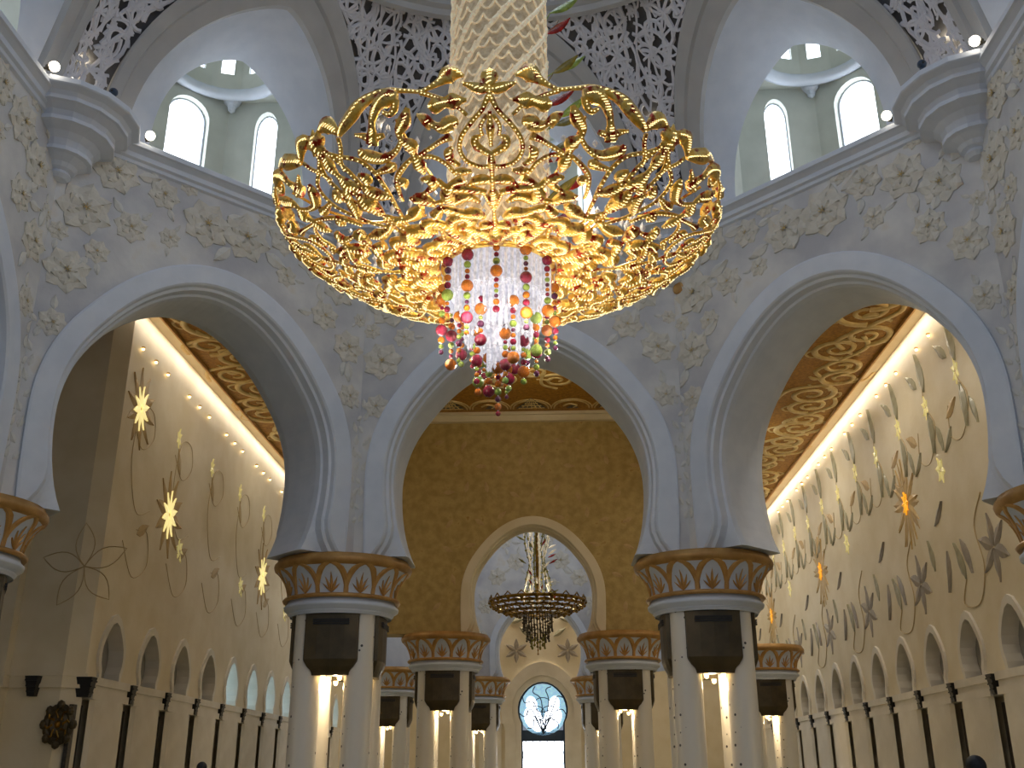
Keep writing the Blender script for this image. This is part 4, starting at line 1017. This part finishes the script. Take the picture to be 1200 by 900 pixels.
TOPS = {0: (13.55, 11.35, ('green', .13)), 1: (13.2, 11.1, None), 11: (13.2, 11.0, None), 2: (13.15, 11.6, ('maroon', .13)), 10: (13.15, 11.6, ('maroon', .13)), 3: (12.75, 11.0, ('orange', .12)), 9: (12.75, 11.0, ('orange', .12))}
for k, a in enumerate(A12):
    zt, zb, f = TOPS.get(k, (12.6, 11.0, None)); bead_string(a, 1.36, zt, zb, f)
for k in range(8):
    a = 2 * pi * (k + .5) / 8; bead_string(a, .98, 12.0, 10.55 + .2 * (k % 2))
for k in range(5):
    a = 2 * pi * (k + .25) / 5; bead_string(a, .6, 11.5, 10.0 + .15 * (k % 2))
bead_string(0, 0.02, 11.0, 9.35, ('maroon', .15)); bead_string(1.0, .3, 11.2, 9.9); bead_string(4.0, .3, 11.2, 10.0)
# lamps inside the chandelier basket
for k in range(6):
    a = 2 * pi * k / 6 + .3
    point('chandelier_ring_light', (3.1 * cos(a), 3.1 * sin(a), 14.3), 70, (1.0, .86, .6), .2)

for k in range(8):  # added lights under the bowl, only to brighten its gold underside
    a = 2 * pi * k / 8 + .4
    point('bowl_fill_light', (1.75 * cos(a), 1.75 * sin(a), 11.2), 62, (1.0, .9, .74), .10)
# ------------------------------------------------------------------ the far chandelier in the second dome
c2 = thing('chandelier', 'smaller far chandelier with a dark gold dish, seen through the ochre keyhole arch', 'chandelier', (.05, 53, 0))
FP = [(.9, 12.35), (1.6, 12.35), (2.4, 12.5), (3.0, 12.75), (3.4, 13.0), (3.5, 13.25)]
def ring3(r, z, n=48): return [(r * cos(2 * pi * k / n), r * sin(2 * pi * k / n), z) for k in range(n + 1)]
mb = MB()
for r, z in FP: mb.tube(ring3(r, z), .05, 5, caps=False)
mb.tube(ring3(3.52, 13.3), .09, 5, caps=False)
part('dish_rings', mb, ['gold2'], c2, True)
rw_mb = MB()
for k in range(3):
    a0 = radians(-11.25 + 7.5 * k)
for q in (-1, 1):
    pts = []
    for i, (r, z) in enumerate(spline(FP, 3)):
        a = q * .19 * sin(i * 1.05); pts.append((r * sin(a), -r * cos(a), z))
    rw_mb.tube(pts, .055, 5)
for i, (r, z) in enumerate(FP[1:]):
    rw_mb.ball((0, -r, z - .02), .14, 6, 4)
rw_mb.tube([(.0, -3.4, 13.0), (.25, -3.5, 13.4), (.0, -3.48, 13.62), (-.25, -3.5, 13.4), (0, -3.4, 13.0)], .06, 5)
RWM = fixn(rw_mb.mesh('scroll_panel', ['gold2'], True))
for k in range(20): link('scroll_panel', RWM, c2, rz=2 * pi * k / 20)
mb = MB(); rnd = random.Random(31)
for k in range(300):
    a = rnd.uniform(0, 6.3); r = rnd.uniform(.8, 3.4); z = 12.55 + (r / 3.5) ** 2 * .6 + rnd.uniform(0, .35); mb.octa((r * cos(a), r * sin(a), z), .06, .1)
part('crystal_drops', mb, ['crystal'], c2, kind='stuff')
mb = MB()
for k in range(40):
    a = rnd.uniform(0, 6.3); r = rnd.uniform(2.9, 3.5); mb.octa((r * cos(a), r * sin(a), 13.05 + rnd.uniform(-.1, .2)), .06)
part('beading', mb, ['bead'], c2, kind='stuff')
for k in range(14):
    a = 2 * pi * k / 14; mb = MB(); pts = [((.75 + .25 * sin(t * 1.3 + k)) * cos(a), (.75 + .25 * sin(t * 1.3 + k)) * sin(a), 13 + t) for t in [.5 * j for j in range(17)]]
    mb.tube(pts, .035, 4)
    for j in range(1, 16): mb.octa(pts[j], .1, .14)
    part('stem_strand', mb, ['rope' if k % 2 else 'olive'], c2)
for k in range(44):
    a = rnd.uniform(0, 6.3); z = 13.3 + rnd.uniform(0, 8); mb = MB(); d = Vector((cos(a), sin(a), .5)).normalized(); b = Vector((.95 * cos(a), .95 * sin(a), z))
    mb.tube([tuple(b), tuple(b + d * .35), tuple(b + d * .7)], [.03, .09, .02], 5); part('glass_leaf', mb, [('redglass', 'olive', 'rope', 'rope')[k % 4]], c2)
for r, z0, z1 in ((1.05, 12.4, 11.2), (.8, 11.6, 10.5), (.5, 11.0, 10.0)):
    mb = MB(); n = int(r * 30)
    for k in range(n):
        a = 2 * pi * k / n; zz = z1 + .3 * (k % 3) * .5
        mb.tube([(r * cos(a), r * sin(a), z0), (r * cos(a), r * sin(a), zz)], .03, 4); mb.octa((r * cos(a), r * sin(a), zz), .1)
        if k % 2: mb.octa((r * cos(a), r * sin(a), (zz + z0) / 2), .13)
    part('bead_tier', mb, ['bronze' if r > .7 else 'olive'], c2)
mb = MB(); mb.tube([(0, 0, 11), (0, 0, 9.5)], .03, 4); [mb.octa((0, 0, 9.6 + .25 * j), .08) for j in range(5)]; part('pendant', mb, ['gold2'], c2)
mb = MB(); mb.tube([(0, 0, 12.3), (0, 0, 33)], .12, 6); part('rod', mb, ['gold2'], c2)
point('far_chandelier_light', (0.05, 53, 14.0), 120, WARM, .4)

# ------------------------------------------------------------------ small round floodlights on the cornice
sl = MB(); sl.lathe([(.05, -.12), (.10, -.1), (.12, .0), (.1, .02)], 10); sl.box(-.03, .03, -.03, .03, -.2, -.05)
sl.ball((0, 0, .14), .17, 12, 8, 1)
SLM = fixn(sl.mesh('cornice_spotlight', ['bronze', 'bulb']))
for az, u, lab in ((-45, -3.62, 'lit round spotlight on the cornice just right of the left corbel'), (-90, 3.75, 'lit round spotlight on the cornice just left of the left corbel'),
                   (45, 3.75, 'lit round spotlight on the cornice just left of the right corbel'), (90, -3.75, 'lit round spotlight on the cornice just right of the right corbel')):
    p = world_of(az, u, A0 - .5, 22.55)
    o = link('cornice_spotlight', SLM, None, p, -radians(az), label=lab, category='spotlight'); o.rotation_euler = (radians(80), 0, -radians(az))
# lamps behind the lattice above the two corbels, and a dark smoke-detector knob
for s in (-1, 1):
    for z_, p_ in ((23.1, 14), (23.9, 14), (24.7, 8)):
        v_ = (a_of(z_ - 22.3) + .17) / cos(pi / 8); point('lattice_lamp', (s * v_ * cos(pi / 8), v_ * sin(pi / 8), z_), p_, (1.0, .85, .6), .05)
    v_ = (a_of(4.6) + .17) / cos(pi / 8); point('lattice_lamp', (s * v_ * sin(pi / 8), v_ * cos(pi / 8), 26.9), 8, (1.0, .85, .6), .05)

# ------------------------------------------------------------------ two visitors, only the tops of their heads reach into the frame
def person(label, x, y, rz, hgt):
    t = thing('person', label, 'person', (x, y, 0), rz)
    J = {'pel': ((0, 0, .98), .15), 'bel': ((0, .01, 1.12), .14), 'che': ((0, .02, 1.32), .16), 'nec': ((0, 0, 1.50), .065), 'hd0': ((0, -.01, 1.58), .075), 'hd1': ((0, -.02, 1.67), .095), 'hd2': ((0, -.01, 1.75), .07)}
    E_ = [('pel', 'bel'), ('bel', 'che'), ('che', 'nec'), ('nec', 'hd0'), ('hd0', 'hd1'), ('hd1', 'hd2')]
    for s, n in ((-1, 'l'), (1, 'r')):
        J.update({n + 'hip': ((s * .1, 0, .92), .115), n + 'kne': ((s * .11, -.02, .5), .07), n + 'ank': ((s * .11, .02, .1), .045), n + 'toe': ((s * .13, -.17, .04), .038),
                  n + 'sho': ((s * .19, .01, 1.42), .07), n + 'elb': ((s * .25, .03, 1.13), .048), n + 'wri': ((s * .26, -.06, .89), .032), n + 'pal': ((s * .26, -.08, .81), .036)})
        E_ += [('pel', n + 'hip'), (n + 'hip', n + 'kne'), (n + 'kne', n + 'ank'), (n + 'ank', n + 'toe'), ('che', n + 'sho'), (n + 'sho', n + 'elb'), (n + 'elb', n + 'wri'), (n + 'wri', n + 'pal')]
        for f in range(4):
            k1, k2 = n + 'f%da' % f, n + 'f%db' % f; yy = -.11 + .022 * f; ll = (.075, .085, .08, .06)[f]
            J[k1] = ((s * .262, yy - .01, .77), .010); J[k2] = ((s * .25, yy - .02, .77 - ll), .008); E_ += [(n + 'pal', k1), (k1, k2)]
        J[n + 'th'] = ((s * .235, -.125, .79), .010); E_.append((n + 'pal', n + 'th'))
    keys = list(J); me = bpy.data.meshes.new('body'); me.from_pydata([J[k][0] for k in keys], [(keys.index(a), keys.index(b)) for a, b in E_], [])
    me.materials.append(M['cloth']); o = link('body', me, t)
    sk = o.modifiers.new('skin', 'SKIN'); sk.use_smooth_shade = True
    for k, v in zip(keys, me.skin_vertices[0].data): v.radius = (J[k][1],) * 2; v.use_root = (k == 'pel')
    o.modifiers.new('sub', 'SUBSURF').levels = 1; o.modifiers['sub'].render_levels = 2
    face = MB(); face.ball((0, -.03, 1.655), .088, 14, 10); face.tube([(0, -.11, 1.68), (0, -.14, 1.64), (0, -.11, 1.63)], [.012, .02, .012], 6)
    for s in (-1, 1): face.ball((s * .09, 0, 1.65), .022, 6, 5)
    fo = part('face', face, ['skin'], t, True)
    ey = MB()
    for s in (-1, 1): ey.ball((s * .032, -.108, 1.675), .011, 6, 5)
    ey.tube([(-.03, -.112, 1.605), (0, -.118, 1.602), (.03, -.112, 1.605)], [.004, .007, .004], 5); part('features', ey, ['hair'], fo)
    h = MB(); rows = []
    for k in range(8):
        el = -.2 + (pi / 2 + .15) * k / 7
        rows.append([((.104 + .008 * sin(5 * a)) * cos(a) * cos(el), .012 + (.115 + .006 * cos(7 * a)) * sin(a) * cos(el) , max(1.69 if sin(a) < -.5 else 0, 1.68 + .115 * sin(el))) for a in [2 * pi * q / 20 for q in range(20)]])
    h.grid(rows, 0, True); part('hair', h, ['hair'], t, True)
    t.scale = (hgt / 1.8,) * 3
    return t
person('dark-haired visitor at the bottom right, only the top of the head visible', 5.62, -10.6, radians(160), 1.78)
person('dark-haired visitor at the bottom left, only the head top visible near the left niches', -6.45, .8, radians(200), 1.86)
# dark camera balls on the corbels and a small round loudspeaker disc on the wall
cbm = MB(); cbm.ball((0, 0, .14), .15, 12, 8); cbm.lathe([(.1, -.14), (.12, -.1), (.06, 0)], 8); cbm.ball((0, -.12, .12), .05, 8, 5, 1)
CBM = fixn(cbm.mesh('dome_camera', ['lead', 'slot']))
for x_, y_, lab in ((13.22, 5.06, 'dark ball camera sitting on the edge of the right corbel'), (-13.15, 5.38, 'dark ball camera sitting on the edge of the left corbel')):
    link('dome_camera', CBM, None, (x_, y_, 22.63), 0, label=lab, category='camera')
ds = MB(); ds.lathe([(.24, 0), (.26, .05), (.2, .09), (.17, .07), (.02, .08)], 18)
o = link('wall_speaker', fixn(ds.mesh('wall_speaker', ['rimgold'])), None, world_of(45, -5.95, A0, 19.75), 0, label='small round brownish disc on the flowered wall, right of the big chandelier', category='speaker')
o.rotation_euler = (pi / 2, 0, -radians(45))
